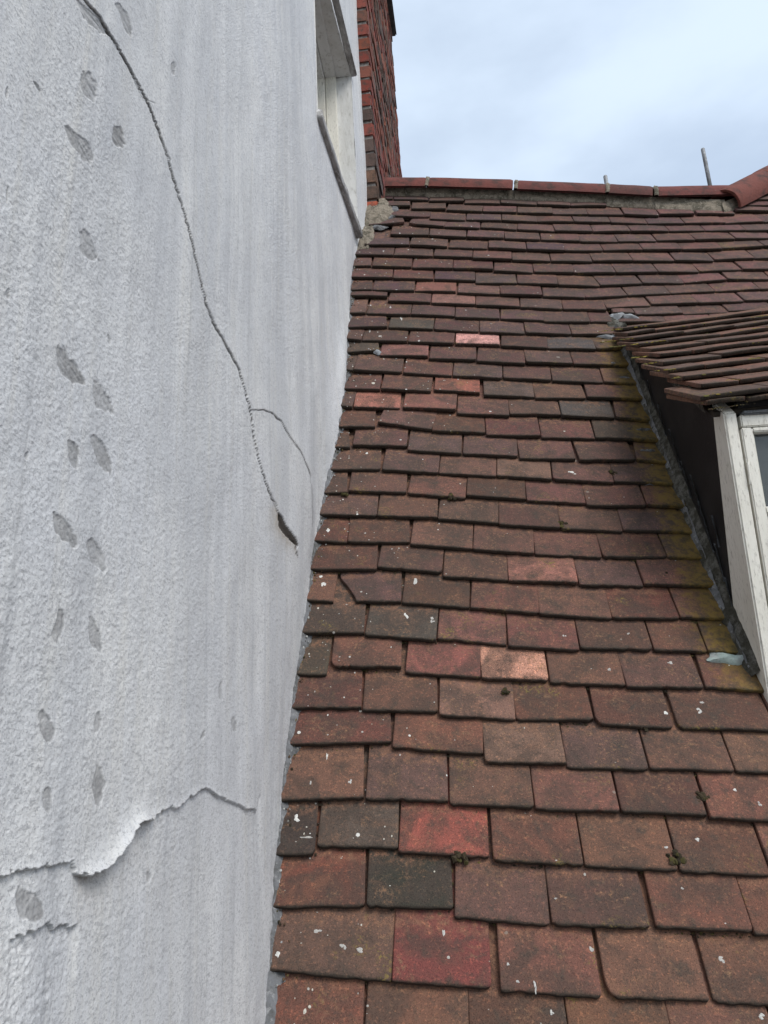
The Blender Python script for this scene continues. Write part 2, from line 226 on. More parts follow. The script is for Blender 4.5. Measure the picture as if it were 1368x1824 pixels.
def mat_tile():
    s = NT('clay_tile'); v = s.coord('Object', rnd=40.)
    oi = s.n('ShaderNodeObjectInfo'); base = oi.outputs['Color']
    big = s.noise(v, 11, 5, .6, .6); mid = s.noise(v, 45, 5, .65); fine = s.noise(v, 480, 2, .6); fine2 = s.noise(v, 190, 3, .6)
    c = s.mix(s.rng(big, .40, .62, 0, .7), base, (.064, .047, .038))                  # sooty grey-brown film
    c = s.mix(s.rng(s.noise(v, 19, 5, .7, .8), .5, .68, 0, .6), c, s.mix(.5, base, (.20, .105, .065)))  # warm bare clay
    c = s.mix(s.rng(mid, .5, .7, 0, .6), c, (.058, .05, .041))
    c = s.mix(s.math('MULTIPLY', s.rng(s.noise(v, 130, 4, .7), .5, .66), s.rng(s.noise(v, 17, 3, .6), .48, .64, 0, .75)), c, (.21, .125, .075))
    # sheltered strip below the next course: cleaner orange clay, broken up
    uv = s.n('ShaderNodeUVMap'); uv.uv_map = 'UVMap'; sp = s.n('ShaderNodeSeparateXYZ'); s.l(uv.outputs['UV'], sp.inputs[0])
    band = s.math('MULTIPLY', s.rng(sp.outputs['Y'], .74, .95), s.rng(s.noise(v, 70, 4, .7), .42, .62))
    c = s.mix(s.math('MULTIPLY', band, .6), c, (.23, .12, .075))
    # sooty crust on the tail
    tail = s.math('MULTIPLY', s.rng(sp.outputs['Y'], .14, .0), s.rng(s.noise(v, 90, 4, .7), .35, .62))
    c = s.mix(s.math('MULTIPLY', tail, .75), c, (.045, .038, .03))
    c = s.mix(s.rng(sp.outputs['Y'], .05, .012, 0, .85), c, (.032, .026, .02))   # soot crust on the tail face, blackened to draw its shadow line
    # sand speckle
    at = s.n('ShaderNodeAttribute'); at.attribute_type = 'OBJECT'; at.attribute_name = 'grit'
    k = s.math('ADD', s.math('MULTIPLY', at.outputs['Fac'], .5), .55)
    dk = s.rng(fine, .52, .6, 0, 1); c = s.mix(s.math('MULTIPLY', dk, k), c, s.mix(1., c, (.42, .40, .40), 'MULTIPLY'))
    lt = s.rng(fine2, .56, .66, 0, 1); c = s.mix(s.math('MULTIPLY', lt, .75), c, s.mix(1., c, (1.9, 1.65, 1.45), 'MULTIPLY'))
    # algae stain (object property)
    st = s.n('ShaderNodeAttribute'); st.attribute_type = 'OBJECT'; st.attribute_name = 'stain'
    ck = s.n('ShaderNodeAttribute'); ck.attribute_type = 'OBJECT'; ck.attribute_name = 'cheek'          # metres from tile edge to the dormer's cheek
    oc = s.n('ShaderNodeTexCoord'); ox = s.n('ShaderNodeSeparateXYZ'); s.l(oc.outputs['Object'], ox.inputs[0])
    edge = s.math('ADD', s.math('SUBTRACT', ck.outputs['Fac'], ox.outputs['X']), s.math('MULTIPLY', s.math('SUBTRACT', mid, .5), .16))
    f = s.math('MULTIPLY', s.rng(edge, .105, .02), st.outputs['Fac'])
    f = s.math('MULTIPLY', f, s.rng(s.noise(v, 95, 4, .75), .3, .55, .45, 1.))
    c = s.mix(s.math('MULTIPLY', f, .9), c, s.mix(s.rng(mid, .4, .65), (.19, .125, .032), (.085, .068, .028)))
    # yellow lichen dust and pale lichen discs
    c = s.mix(s.math('MULTIPLY', s.rng(s.noise(v, 8, 3, .6), .61, .72), s.rng(s.noise(v, 160, 3, .7), .5, .62, 0, .75)), c, (.2, .15, .045))
    vo = s.n('ShaderNodeTexVoronoi'); vo.inputs['Scale'].default_value = 11; s.l(v, vo.inputs['Vector'])
    sc = s.n('ShaderNodeSeparateColor'); s.l(vo.outputs['Color'], sc.inputs[0])
    rad = s.math('MULTIPLY', s.rng(sc.outputs['Red'], .55, 1., 0, 1, False), .075)
    dd = s.math('ADD', vo.outputs['Distance'], s.math('MULTIPLY', s.math('SUBTRACT', s.noise(v, 120, 2), .5), .05))
    disc = s.math('LESS_THAN', dd, rad); c = s.mix(s.math('MULTIPLY', disc, .5), c, (.27, .24, .205))
    h = s.math('ADD', s.math('MULTIPLY', fine, .5), s.math('MULTIPLY', fine2, .8))
    nn = s.bump(mid, .0035, .7); nn = s.bump(h, .0012, .8, nn)
    return s.done(c, .88, nn)
def mat_render():
    s = NT('white_stucco'); v = s.coord('Object')
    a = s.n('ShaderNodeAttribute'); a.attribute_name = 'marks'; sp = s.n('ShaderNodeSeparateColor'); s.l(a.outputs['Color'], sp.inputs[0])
    st = s.coord('Object', (1, 9, .55)); st2 = s.coord('Object', (1, 26, 1.1))
    c = s.mix(s.rng(s.noise(v, 3.2, 4, .6), .35, .65), (.625, .628, .636), (.68, .675, .66))
    c = s.mix(s.rng(s.noise(st, 1.1, 5, .65), .40, .62, 0, .65), c, (.48, .485, .495))       # rain streaks
    c = s.mix(s.rng(s.noise(st2, 1.3, 4, .65), .48, .72, 0, .45), c, (.60, .58, .53))
    c = s.mix(s.rng(s.noise(v, 24, 5, .7), .48, .72, 0, .4), c, (.50, .503, .51))
    c = s.mix(s.rng(s.noise(v, 330, 3, .75), .53, .64, 0, .7), c, (.31, .31, .315))
    c = s.mix(s.rng(s.noise(s.coord('Object', (1, .33, 1)), 240, 3, .75), .53, .64, 0, .6), c, (.34, .34, .345))          # dark pits of the grain, drawn in colour
    c = s.mix(s.rng(s.noise(v, 75, 4, .75), .62, .7, 0, .6), c, (.33, .325, .33))
    c = s.mix(s.rng(s.noise(v, 640, 2, .6), .56, .64, 0, .5), c, (.66, .665, .67))
    c = s.mix(s.rng(s.noise(s.coord('Object', (1, 40, .8)), 1.6, 5, .7), .54, .7, 0, .42), c, (.36, .365, .375))
    c = s.mix(s.math('MULTIPLY', sp.outputs['Red'], s.rng(s.noise(v, 90, 4, .7), .3, .6, .65, 1.)), c, s.mix(s.noise(v, 200, 4, .7), (.2, .2, .2), (.40, .39, .38)))
    c = s.mix(sp.outputs['Green'], c, (.045, .036, .028))  # green mask: dirt and painted gap shadow in cracks and hole
    c = s.mix(s.math('MULTIPLY', sp.outputs['Blue'], s.rng(s.noise(v, 60, 4, .7), .3, .7, .4, 1.)), c, (.30, .24, .17))
    n = s.bump(s.noise(v, 38, 3, .6), .0016, .5); n = s.bump(s.noise(v, 330, 4, .75), .0014, .9, n)
    return s.done(c, .75, n)
def mat_simple(name, c1, c2, scale=20, c3=None, s3=120, rough=.8, bump=.002, bs=None, th=(.4, .65), vec=(1, 1, 1), spec=None):
    s = NT(name); v = s.coord('Object', vec, rnd=9.)
    c = s.mix(s.rng(s.noise(v, scale, 5, .65), *th), c1, c2)
    if c3: c = s.mix(s.rng(s.noise(v, s3, 4, .7), .52, .68, 0, .85), c, c3)
    if spec is not None: s.b.inputs['Specular IOR Level'].default_value = spec
    return s.done(c, rough, s.bump(s.noise(v, bs or s3, 5, .7), bump, .8))
def mat_objcol(name, scale=30, dark=(.05, .04, .035), amt=.5, bump=.003, rough=.9):
    s = NT(name); v = s.coord('Object', rnd=30.); oi = s.n('ShaderNodeObjectInfo')
    c = s.mix(s.rng(s.noise(v, scale, 5, .65), .42, .7, 0, amt), oi.outputs['Color'], dark)
    c = s.mix(s.rng(s.noise(v, scale * 7, 3, .7), .5, .7, 0, .5), c, s.mix(1., c, (1.5, 1.4, 1.35), 'MULTIPLY'))
    return s.done(c, rough, s.bump(s.noise(v, scale * 5, 5, .7), bump, .9))
def mat_vcol(name, rough=.95):
    s = NT(name); a = s.n('ShaderNodeAttribute'); a.attribute_name = 'tint'
    v = s.coord('Object'); c = s.mix(s.rng(s.noise(v, 300, 3), .4, .65, 0, .5), a.outputs['Color'], s.mix(1., a.outputs['Color'], (.5, .5, .5), 'MULTIPLY'))
    return s.done(c, rough)
def mat_glass(name):
    s = NT(name); s.b.inputs['Transmission Weight'].default_value = .85; s.b.inputs['IOR'].default_value = 1.45
    v = s.coord('Object'); return s.done((.35, .38, .38), .03, s.bump(s.noise(v, 5, 2), .004, .3))

M = dict(
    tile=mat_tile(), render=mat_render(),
    ridge=mat_objcol('ridge_clay', 17, (.05, .036, .032), .85, .004),
    brick=mat_objcol('old_brick', 34, (.055, .045, .038), .85, .007),
    mortar=mat_simple('weathered_mortar', (.24, .205, .16), (.09, .08, .06), 30, (.36, .32, .26), 140, .95, .006),
    joint=mat_simple('brick_joint', (.22, .20, .185), (.12, .11, .10), 30, (.10, .09, .085), 120, .95, .005),
    fillet=mat_simple('cement_fillet', (.16, .163, .17), (.085, .085, .082), 30, (.27, .27, .27), 90, .9, .004),
    lead=mat_simple('lead_sheet', (.30, .315, .33), (.18, .185, .19), 18, (.5, .53, .55), 60, .5, .0015),
    copper=mat_simple('verdigris_sheet', (.30, .37, .345), (.30, .32, .31), 25, (.16, .2, .17), 70, .6, .0015),
    dirtmortar=mat_simple('mossy_mortar', (.05, .047, .036), (.14, .135, .12), 38, (.025, .024, .018), 150, .95, .006),
    black=mat_simple('black_paint', (.014, .013, .0135), (.026, .0245, .024), 7, (.04, .039, .04), 220, .55, .0008, th=(.4, .7)),
    peel=mat_simple('grey_peeling_paint', (.10, .105, .11), (.05, .05, .05), 40, (.2, .21, .22), 160, .7, .001),
    white=mat_simple('white_gloss_paint', (.72, .70, .63), (.64, .615, .54), 10, (.42, .40, .35), 170, .5, .0012, th=(.4, .7), vec=(1, 1, .25)),
    whitedirty=mat_simple('flaking_white_paint', (.66, .66, .645), (.58, .575, .55), 16, (.44, .43, .40), 60, .65, .003, vec=(1, 1, .3)),
    sill=mat_simple('weathered_sill_timber', (.36, .355, .35), (.16, .15, .14), 26, (.6, .6, .59), 80, .85, .003, vec=(1, .35, 1)),
    glass=mat_glass('window_glass'),
    dark=mat_simple('dark_interior', (.012, .012, .013), (.03, .028, .026), 3, rough=.9),
    deck=mat_simple('roof_underlay', (.03, .025, .02), (.05, .04, .03), 20, rough=.95),
    pipe=mat_simple('grey_pipe', (.42, .43, .43), (.32, .33, .33), 30, rough=.6),
    moss=mat_vcol('moss'), splash=mat_vcol('splash', .7),
    coping=mat_simple('dark_slate', (.035, .033, .034), (.06, .056, .055), 20, rough=.8),
    ground=mat_simple('paving', (.20, .19, .18), (.27, .26, .25), .6, (.14, .14, .13), 9, .9, .002),
)

# ------------------------------------------------------------------ the rendered wall on the left
YP = 1.56                                   # where the render stops against the brick stack
WY0, WY1, WZS, WZH0, WZH1 = .695, 1.355, 2.615, 3.545, 3.480     # window opening: near, far, sill, head (near, far)
def wall_bow(y): return .06 * np.clip((y - .75) / .85, 0, 1) ** 1.5
def roof_z(y): return y * 1.838 - .01
def poly_dist(PX, PY, poly, mg=None):       # unsigned distance to a polyline, within a margin of it
    q = np.array(poly); mg = mg or (60. if abs(q).max() > 20 else .3)
    sel = (PX > q[:, 0].min() - mg) & (PX < q[:, 0].max() + mg) & (PY > q[:, 1].min() - mg) & (PY < q[:, 1].max() + mg)
    px, py = PX[sel], PY[sel]; best = np.full(px.shape, 1e9)
    for (x0, y0), (x1, y1) in zip(poly[:-1], poly[1:]):
        dx, dy = x1 - x0, y1 - y0; t = np.clip(((px - x0) * dx + (py - y0) * dy) / (dx * dx + dy * dy + 1e-12), 0, 1)
        best = np.minimum(best, np.hypot(px - x0 - t * dx, py - y0 - t * dy))
    full = np.full(PX.shape, 1e3); full[sel] = best; return full
def build_wall():
    F, xc, yc, zc = 1350., CAM[0], CAM[1], CAM[2]
    A = np.arange(1130, F * xc / (YP - yc), -1.6); d = F * xc / A
    ycol = yc + d; ycol[-1] = YP
    ycol[np.argmin(abs(ycol - WY0))] = WY0; ycol[np.argmin(abs(ycol - WY1))] = WY1
    s = np.arange(-.34, 1.52, 1.7 / F)
    Yg = np.repeat(ycol[None, :], len(s), 0); Zg = zc + s[:, None] * (ycol - yc)[None, :]
    head = np.interp(ycol, [WY0, WY1], [WZH0, WZH1])
    for j in np.nonzero((ycol > WY0 - 1e-6) & (ycol < WY1 + 1e-6))[0]:
        for zz in (WZS, head[j]):
            i = np.argmin(abs(Zg[:, j] - zz))
            if abs(Zg[i, j] - zz) < .02: Zg[i, j] = zz
    # plain margins out of the photograph
    Yg = np.vstack([Yg[:1], Yg, Yg[-1:]]); Zg = np.vstack([np.full((1, Zg.shape[1]), -4.), Zg, np.full((1, Zg.shape[1]), 8.)])
    Yg = np.hstack([np.full((len(Yg), 1), -4.), Yg]); Zg = np.hstack([Zg[:, :1], Zg])
    y, z = Yg, Zg; dd = np.maximum(y - yc, .3)
    a, b = F * xc / dd, F * (z - zc) / dd                       # oblique-view metric, used to scale crack widths with distance
    tr = lambda poly: [(F * xc / max(q[0] - yc, .3), F * (q[1] - zc) / max(q[0] - yc, .3)) for q in poly]
    # bowing, swelling above the roof, float marks and grain
    jx = np.array(JX); jo = np.argsort(jx[:, 1]); jv = np.interp(y, jx[jo, 1], jx[jo, 0])
    h = np.clip(z - roof_z(y), 0, 3)
    bow = wall_bow(y); D = bow + (jv - bow) * np.exp(-(h / .22) ** 1.3) * sm(1.48, 1.25, y)
    D += (fbm(y * 2.2, z * 1.6, 3, 3) - .5) * .016 * sm(.0, .25, h + .08)
    D += (fbm(y * 9, z * 6, 3, 5) - .5) * .0065
    rough = .55 + .9 * sm(.45, .65, fbm(y * 3.1, z * 2.3, 3, 21))
    D += (fbm(y * 45, z * 45, 3, 8) - .5) * .0008 * rough + (fbm(y * 260, z * 260, 2, 13) - .5) * .0008 * rough
    Rm = np.zeros_like(y); Gm = np.zeros_like(y); Bm = np.zeros_like(y)
    wob = (fbm(y * 60, z * 60, 3, 31) - .5)
    def jagged(poly, seed, amp=.9, step=8.):
        r = random.Random(seed); q = tr(poly); o = [q[0]]
        for p0, p1 in zip(q[:-1], q[1:]):
            L0 = math.hypot(p1[0] - p0[0], p1[1] - p0[1]); k = max(1, int(L0 / step)); nx, ny = -(p1[1] - p0[1]) / (L0 + 1e-9), (p1[0] - p0[0]) / (L0 + 1e-9)
            for i in range(1, k + 1):
                f = i / k; e = r.gauss(0, amp) * (1 if i < k else .5); o.append((p0[0] + (p1[0] - p0[0]) * f + nx * e, p0[1] + (p1[1] - p0[1]) * f + ny * e))
        back = [(F * xc / p[0] + yc, p[1] * xc / p[0] + zc) for p in o]
        return o, sorted(back)
    # long crack: the near side has drummed loose and stands proud
    for poly, wd, lift, dep in ((CRACK, .95, .0026, .0025), (BRANCH, .85, .0016, .0015), (HAIR, .9, .0, .001), (HAIR2, .9, .0, .001)):
        qa, qb = jagged(poly, 3); dist = poly_dist(a, b, qa); dm = poly_dist(y, z, poly); py = np.array(poly)
        below = z < np.interp(y, py[:, 0], py[:, 1])
        inr = (y > py[0, 0] - .02) & (y < py[-1, 0] + .02)
        D += np.where(~below & inr, lift * np.exp(-dm / .05), 0)
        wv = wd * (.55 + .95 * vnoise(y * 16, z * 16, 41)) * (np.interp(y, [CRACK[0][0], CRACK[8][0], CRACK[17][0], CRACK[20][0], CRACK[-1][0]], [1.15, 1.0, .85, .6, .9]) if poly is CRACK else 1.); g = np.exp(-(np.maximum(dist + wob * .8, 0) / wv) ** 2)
        D -= dep * np.clip(g, 0, 1); Gm = np.maximum(Gm, np.clip(g * 1.45 - .22, 0, .96) * (1. if lift else .5))  # gap shadow painted along the crack, over a shallow groove
    # hole where a piece has gone, brown dust run below it
    hp = tr(HOLE); inside = np.zeros(y.shape, bool); n = len(hp)
    for i in range(n):
        (x0, y0), (x1, y1) = hp[i], hp[(i + 1) % n]
        c = ((y0 > b) != (y1 > b)) & (a < (x1 - x0) * (b - y0) / (y1 - y0 + 1e-9) + x0); inside ^= c
    D -= inside * .003; Gm = np.maximum(Gm, inside * .97)  # shade inside the hole is painted; the dent is shallow
    hd = poly_dist(a, b, hp + hp[:1]); Bm = np.maximum(Bm, np.exp(-(hd / 13.) ** 1.2) * .8 * ((z < np.interp(y, [q[0] for q in CRACK], [q[1] for q in CRACK])) & ~inside))
    # blown render: the sheet above curls outwards over the patch below
    for poly, top, rec in ((PEEL, .0018, .0028), (PEEL2, .0018, .0018)):
        py = np.array(poly); zl = np.interp(y, py[:, 0], py[:, 1]); dm = poly_dist(y, z, poly)
        inr = sm(py[0, 0] - .004, py[0, 0] + .004, y) * sm(py[-1, 0] + .004, py[-1, 0] - .004, y)
        jag = (fbm(y * 110, z * 110, 3, 51) - .5) * .009
        above = (z - zl + jag) > 0
        curl = top * (.5 + vnoise(y * 35, y * 0, 61))
        L_ = .014 + 0 * y
        if poly is PEEL:
            hot = sm(.0, .25, (y - YA) / (YB - YA)) * sm(1.12, .82, (y - YA) / (YB - YA))
            curl = curl + .010 * hot; L_ = .005 + .004 * hot
        D += np.where(above, curl * np.exp(-dm / L_), 0) * inr
        D -= np.where(above, 0, rec * np.exp(-dm / .11) + (.006 * hot if poly is PEEL else .001) * np.exp(-dm / .012)) * inr
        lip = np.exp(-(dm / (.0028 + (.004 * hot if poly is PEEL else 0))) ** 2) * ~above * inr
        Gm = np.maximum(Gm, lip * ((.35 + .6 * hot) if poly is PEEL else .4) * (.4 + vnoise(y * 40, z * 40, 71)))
        if poly is PEEL: Bm = np.maximum(Bm, np.exp(-dm / .02) * hot * ~above * inr * .6)
        # rubbed lumps below the sheet
        low = np.where(above, 0, 1.) * inr * sm(.30, .0, dm)
        crumb = sm(.47, .6, fbm(y * 15, z * 6, 4, 81)); D += low * crumb * (.0003 + (fbm(y * 230, z * 230, 2, 85) - .45) * .0013)
    # knocks where the paint has come off down to grey render
    for q in PATCH + FLECK:
        cy, cz, ly, lz, sy, sz = q; det = ly * sz - lz * sy
        p = ((y - cy) * sz - (z - cz) * sy) / det; r = ((z - cz) * ly - (y - cy) * lz) / det
        e = (abs(p) ** 1.6 + abs(r + .25 * np.sin(p * 2.2 + cz * 40)) ** 1.6) ** .75 + (fbm(y * 80, z * 80, 3, 91) - .5) * .95
        m = sm(1.06, .9, e); fl = (.62 + .38 * random.Random(int(cz * 1e4)).random()) if q in PATCH else .75
        Rm = np.maximum(Rm, m * fl * (.7 + .5 * vnoise(y * 50, z * 50, 95))); D -= m * (.0012 + .0012 * (vnoise(p * 1.5 + cy * 9, r * 9, 97) - .5))
    # paint thick with brush ridges at the foot, plus a lump
    foot = np.exp(-h / .05) * sm(-.3, .0, y); D += foot * (fbm(y * 7, z * 40, 3, 101) - .4) * .008
    lump = np.exp(-(((y - .90) / .07) ** 2 + ((h - .06) / .07) ** 2)); D += lump * .012
    # strip between window and bricks flakes
    X = D
    nr, nc = y.shape
    co = np.stack([X, y, z], -1).reshape(-1, 3).astype(np.float32)
    idx = np.arange(nr * nc).reshape(nr, nc)
    q = np.stack([idx[:-1, :-1], idx[:-1, 1:], idx[1:, 1:], idx[1:, :-1]], -1).reshape(-1, 4)
    cyf = y.reshape(-1)[q].mean(1); czf = z.reshape(-1)[q].mean(1)
    hole = (cyf > WY0) & (cyf < WY1) & (czf > WZS) & (czf < np.interp(cyf, [WY0, WY1], [WZH0, WZH1]))
    under = (czf < roof_z(cyf) - .12) & (cyf > -.3)
    q = q[~(hole | under)]
    me = bpy.data.meshes.new('render_face')
    me.vertices.add(len(co)); me.vertices.foreach_set('co', co.ravel())
    me.loops.add(q.size); me.loops.foreach_set('vertex_index', q.ravel().astype(np.int32))
    me.polygons.add(len(q)); me.polygons.foreach_set('loop_start', np.arange(0, q.size, 4, dtype=np.int32)); me.polygons.foreach_set('loop_total', np.full(len(q), 4, np.int32))
    me.polygons.foreach_set('use_smooth', np.ones(len(q), bool))
    me.update(calc_edges=True)
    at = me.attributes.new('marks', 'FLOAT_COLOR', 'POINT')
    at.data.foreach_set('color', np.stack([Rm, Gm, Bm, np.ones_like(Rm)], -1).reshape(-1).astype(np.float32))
    return me
HAIR, HAIR2 = [CRACK[4], [CRACK[4][0] + .05, CRACK[4][1] - .005], [CRACK[4][0] + .09, CRACK[4][1] + .03]], [BRANCH[-1], [BRANCH[-1][0] + .03, BRANCH[-1][1] - .05], [BRANCH[-1][0] + .045, BRANCH[-1][1] - .13]]
YA, YB = PEEL[5][0], PEEL[12][0]
wall = empty('rendered_wall', (0, 0, 0)); PM[wall.name] = Matrix.Identity(4)
tag(wall, kind='thing', label='tall cracked white rendered wall with grey scuffs on the left', cat='wall')
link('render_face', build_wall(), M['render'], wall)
core = bmesh.new()
def cbox(bm, x0, x1, y0, y1, z0, z1):
    r = bmesh.ops.create_cube(bm, size=1)
    for v in r['verts']: v.co = Vector(((x0 + x1) / 2 + v.co.x * (x1 - x0), (y0 + y1) / 2 + v.co.y * (y1 - y0), (z0 + z1) / 2 + v.co.z * (z1 - z0)))
cbox(core, -.42, -.05, -4, WY0, -4, 8); cbox(core, -.42, -.05, WY1, YP + .2, -4, 8)
cbox(core, -.42, -.05, WY0 + .001, WY1 - .001, -4, WZS - .03); cbox(core, -.42, -.05, WY0 + .001, WY1 - .001, 3.62, 8)
me = bpy.data.meshes.new('masonry_core'); core.to_mesh(me); core.free(); link('masonry_core', me, M['joint'], wall)

# window set deep in the wall: reveal, box frame, sill, sash, glass
def zh(y): return WZH0 + (WZH1 - WZH0) * (y - WY0) / (WY1 - WY0)
def wb(y): return float(wall_bow(np.array(y)))
X0, X1 = wb(WY0), wb(WY1)
rv = bmesh.new()
def strip(bm, pts_a, pts_b):
    va = [bm.verts.new(p) for p in pts_a]; vb = [bm.verts.new(p) for p in pts_b]
    for i in range(len(va) - 1): bm.faces.new((va[i], va[i + 1], vb[i + 1], vb[i]))
def prof(n, f): return [f(i / (n - 1)) for i in range(n)]
jit = lambda a: random.uniform(-a, a)
ZT = 3.50
# far jamb (the one that shows), head soffit, near jamb
strip(rv, prof(26, lambda t: (X1 + .002 + jit(.0015), WY1 + .001 + jit(.001), WZS - .03 + t * (zh(WY1) - WZS + .032))), prof(26, lambda t: (-.075, WY1 + .004, WZS - .03 + t * (zh(WY1) - WZS + .032))))
strip(rv, prof(26, lambda t: (wb(WY0 + t * (WY1 - WY0)) + .002 + jit(.0015), WY0 + t * (WY1 - WY0), zh(WY0 + t * (WY1 - WY0)) + jit(.0015))), prof(26, lambda t: (-.075, WY0 + t * (WY1 - WY0), zh(WY0 + t * (WY1 - WY0)) + .004)))
strip(rv, [(X0, WY0 - .001, WZS - .03), (X0, WY0 - .001, WZH0)], [(-.075, WY0 - .004, WZS - .03), (-.075, WY0 - .004, WZH0)])
me = bpy.data.meshes.new('window'); rv.to_mesh(me); rv.free()
win = link('window', me, M['whitedirty'], wall)
win['label'] = 'deep set white window with weathered grey sill'
def sub(name, me, mat, parent=None, smooth=False): return link(name, me, mat, parent or win, smooth=smooth)
def steps(x, y, w, t, zz0, zz1):                        # a timber on the far jamb
    return box_mesh('frame_bead', x - w, x, y - t, y + .01, zz0, zz1, .003, .0006, 2)
zt = zh(WY1) - .002
sub('outer_frame', steps(-.035, WY1 - .004, .05, .018, WZS, zt), M['white'])
sub('outer_frame', steps(-.0865, WY1 - .004, .045, .040, WZS, zt), M['white'])
sub('outer_frame', steps(-.133, WY1 - .004, .07, .065, WZS, zt), M['white'])
for x, w, t in ((-.035, .05, .018), (-.0865, .045, .040), (-.133, .07, .065)):      # the same three steps along the head
    sub('head_frame', bar_mesh('hf', (x - w / 2, WY0, zh(WY0) - t / 2 + .003), (x - w / 2, WY1 - t - .002, zh(WY1) - t / 2 + .003), w, t, (1, 0, 0), (0, 0, 1), .003), M['whitedirty'])
    sub('outer_frame', box_mesh('nf', x - w, x, WY0 - .01, WY0 + t, WZS, WZH0 - t - .004, .003), M['white'])
sub('drip_mould', bar_mesh('dm', (wb(WY0) + .014, WY0 - .03, zh(WY0) + .012), (wb(WY1) + .013, WY1 + .012, zh(WY1) + .013), .030, .020, (1, 0, 0), (0, 0, 1), .004), M['sill'])
sub('sash_rail', box_mesh('sr', -.178, -.143, WY0 + .07, WY1 - .07, WZS + .02, WZS + .09, .003), M['white'])
sub('sash_rail', box_mesh('sr', -.178, -.143, WY0 + .07, WY1 - .07, 3.02, 3.06, .003), M['white'])
for yy in (WY0 + .067, WY1 - .107): sub('sash_stile', box_mesh('ss', -.180, -.145, yy, yy + .04, WZS + .02, 3.42, .003), M['white'])
sub('glass', box_mesh('gl', -.164, -.160, WY0 + .08, WY1 - .08, WZS + .05, 3.42), M['glass'])
sub('dark_room', box_mesh('dr', -.40, -.39, WY0 - .1, WY1 + .1, WZS - .1, 3.62), M['dark'])
# sill: thick sloping board, nose worn
P = []
for i in range(40):
    t = i / 39; y = WY0 - .004 + t * (WY1 - WY0 + .012); x = wb(y); k = (vnoise(np.array(t * 14.), np.array(2.), 5) - .5) * .006
    P.append([Vector((-.14, y, WZS + .012)), Vector((x + .004, y, WZS - .004 + k)), Vector((x + .012 + k, y, WZS - .010)), Vector((x + .018 + k, y, WZS - .016 + k * .5)),
              Vector((x + .018 + k, y, WZS - .040)), Vector((x + .014, y, WZS - .048 - k)), Vector((x + .004, y, WZS - .048)), Vector((x - .02, y, WZS - .045))])
cen = lambda r: [sum(r, Vector()) / len(r)] * len(r)
P = [cen(P[0])] + P + [cen(P[-1])]
sub('sill', grid_mesh('sill', P), M['sill'], smooth=True)

# ------------------------------------------------------------------ the tiled roof
T_ = .0150; TILT = .135
def s_clip(kind, a):
    if kind == 'snap': return .088 * max(0, 1 - a / .30) ** .75 if a < .30 else 0       # big bite out of the lower left corner
    if kind == 'nip': return .016 * max(0, 1 - a / .07)
    if kind == 'nipR': return .010 * max(0, (a - .93) / .07)
    if kind == 'ragR': return .014 * max(0, (a - .55) / .45) ** 1.5
    if kind == 'ragL': return .020 * max(0, 1 - a / .3) ** 1.5
    return 0.
def tile_mesh(w, rnd, kind=None, L_=.235, th=T_):
    """one plain clay tile: x across, y up the slope from the tail, z out of the roof"""
    cols = [0, .014, .05, .12, .19, .27, .36, .44, .52, .6, .68, .75, .82, .89, .95, .986, 1] if w > .09 else [0, .05, .2, .5, .8, .95, 1]
    if kind in ('snap', 'ragL', 'nip'): cols = sorted(cols + [.03, .1, .14, .17, .24, .28, .3, .31])
    lift = rnd.uniform(0, .0035) + (rnd.random() < .12) * .003; roll = rnd.uniform(-.0022, .0022); camb = rnd.uniform(-.0005, .002)
    wav = [rnd.uniform(-.0013, .0013) + (rnd.random() < .07) * .003 for _ in cols]; r0, r1 = rnd.uniform(.001, .006) + (rnd.random() < .1) * .006, rnd.uniform(.001, .006) + (rnd.random() < .1) * .006
    prof = [(L_, 0), (.165, 0), (.115, 0), (.09, 0), (.06, 0), (.03, 0), (.006, 0), (.0010, -.0006), (0, -.0022), (0, -.010), (.0025, -th), (.06, -th)]
    def pt(i, s, n):
        a = cols[i]; s0 = s_clip(kind, a)
        cr = r0 * max(0, 1 - a * w / .007) ** 2 + r1 * max(0, 1 - (1 - a) * w / .007) ** 2
        s2 = s0 + cr * (1 if s < .02 else 0) + s * (L_ - s0) / L_ + wav[i] * (1 if s < .03 else .3)
        z = -TILT * s2 + (lift + roll * (a - .5) * 2) * (1 - s2 / .3) - camb * (2 * a - 1) ** 2 + n
        if n > -.003 and (i == 0 or i == len(cols) - 1): z -= .0009
        return (a * w, s2, z)
    vs = []; fs = []; nc = len(cols) + 2
    for s, n in prof:
        vs.append(Vector(pt(0, s, -th)) + Vector((.001, 0, 0)))
        for i in range(len(cols)): vs.append(pt(i, s, n))
        vs.append(Vector(pt(len(cols) - 1, s, -th)) - Vector((.001, 0, 0)))
    for r in range(len(prof) - 1):
        for i in range(nc - 1): fs.append((r * nc + i, (r + 1) * nc + i, (r + 1) * nc + i + 1, r * nc + i + 1))
    me = pyd('tile', vs, fs)
    uvl = me.uv_layers.new(name='UVMap')
    for l in me.loops:
        c = me.vertices[l.vertex_index].co; uvl.data[l.index].uv = (c.x / w, c.y / .1)
    for p in me.polygons: p.use_smooth = True
    return me
def lin(r, g, b): f = lambda c: ((c / 255 + .055) / 1.055) ** 2.4 if c > 10 else c / 255 / 12.92; return (f(r), f(g), f(b), 1)
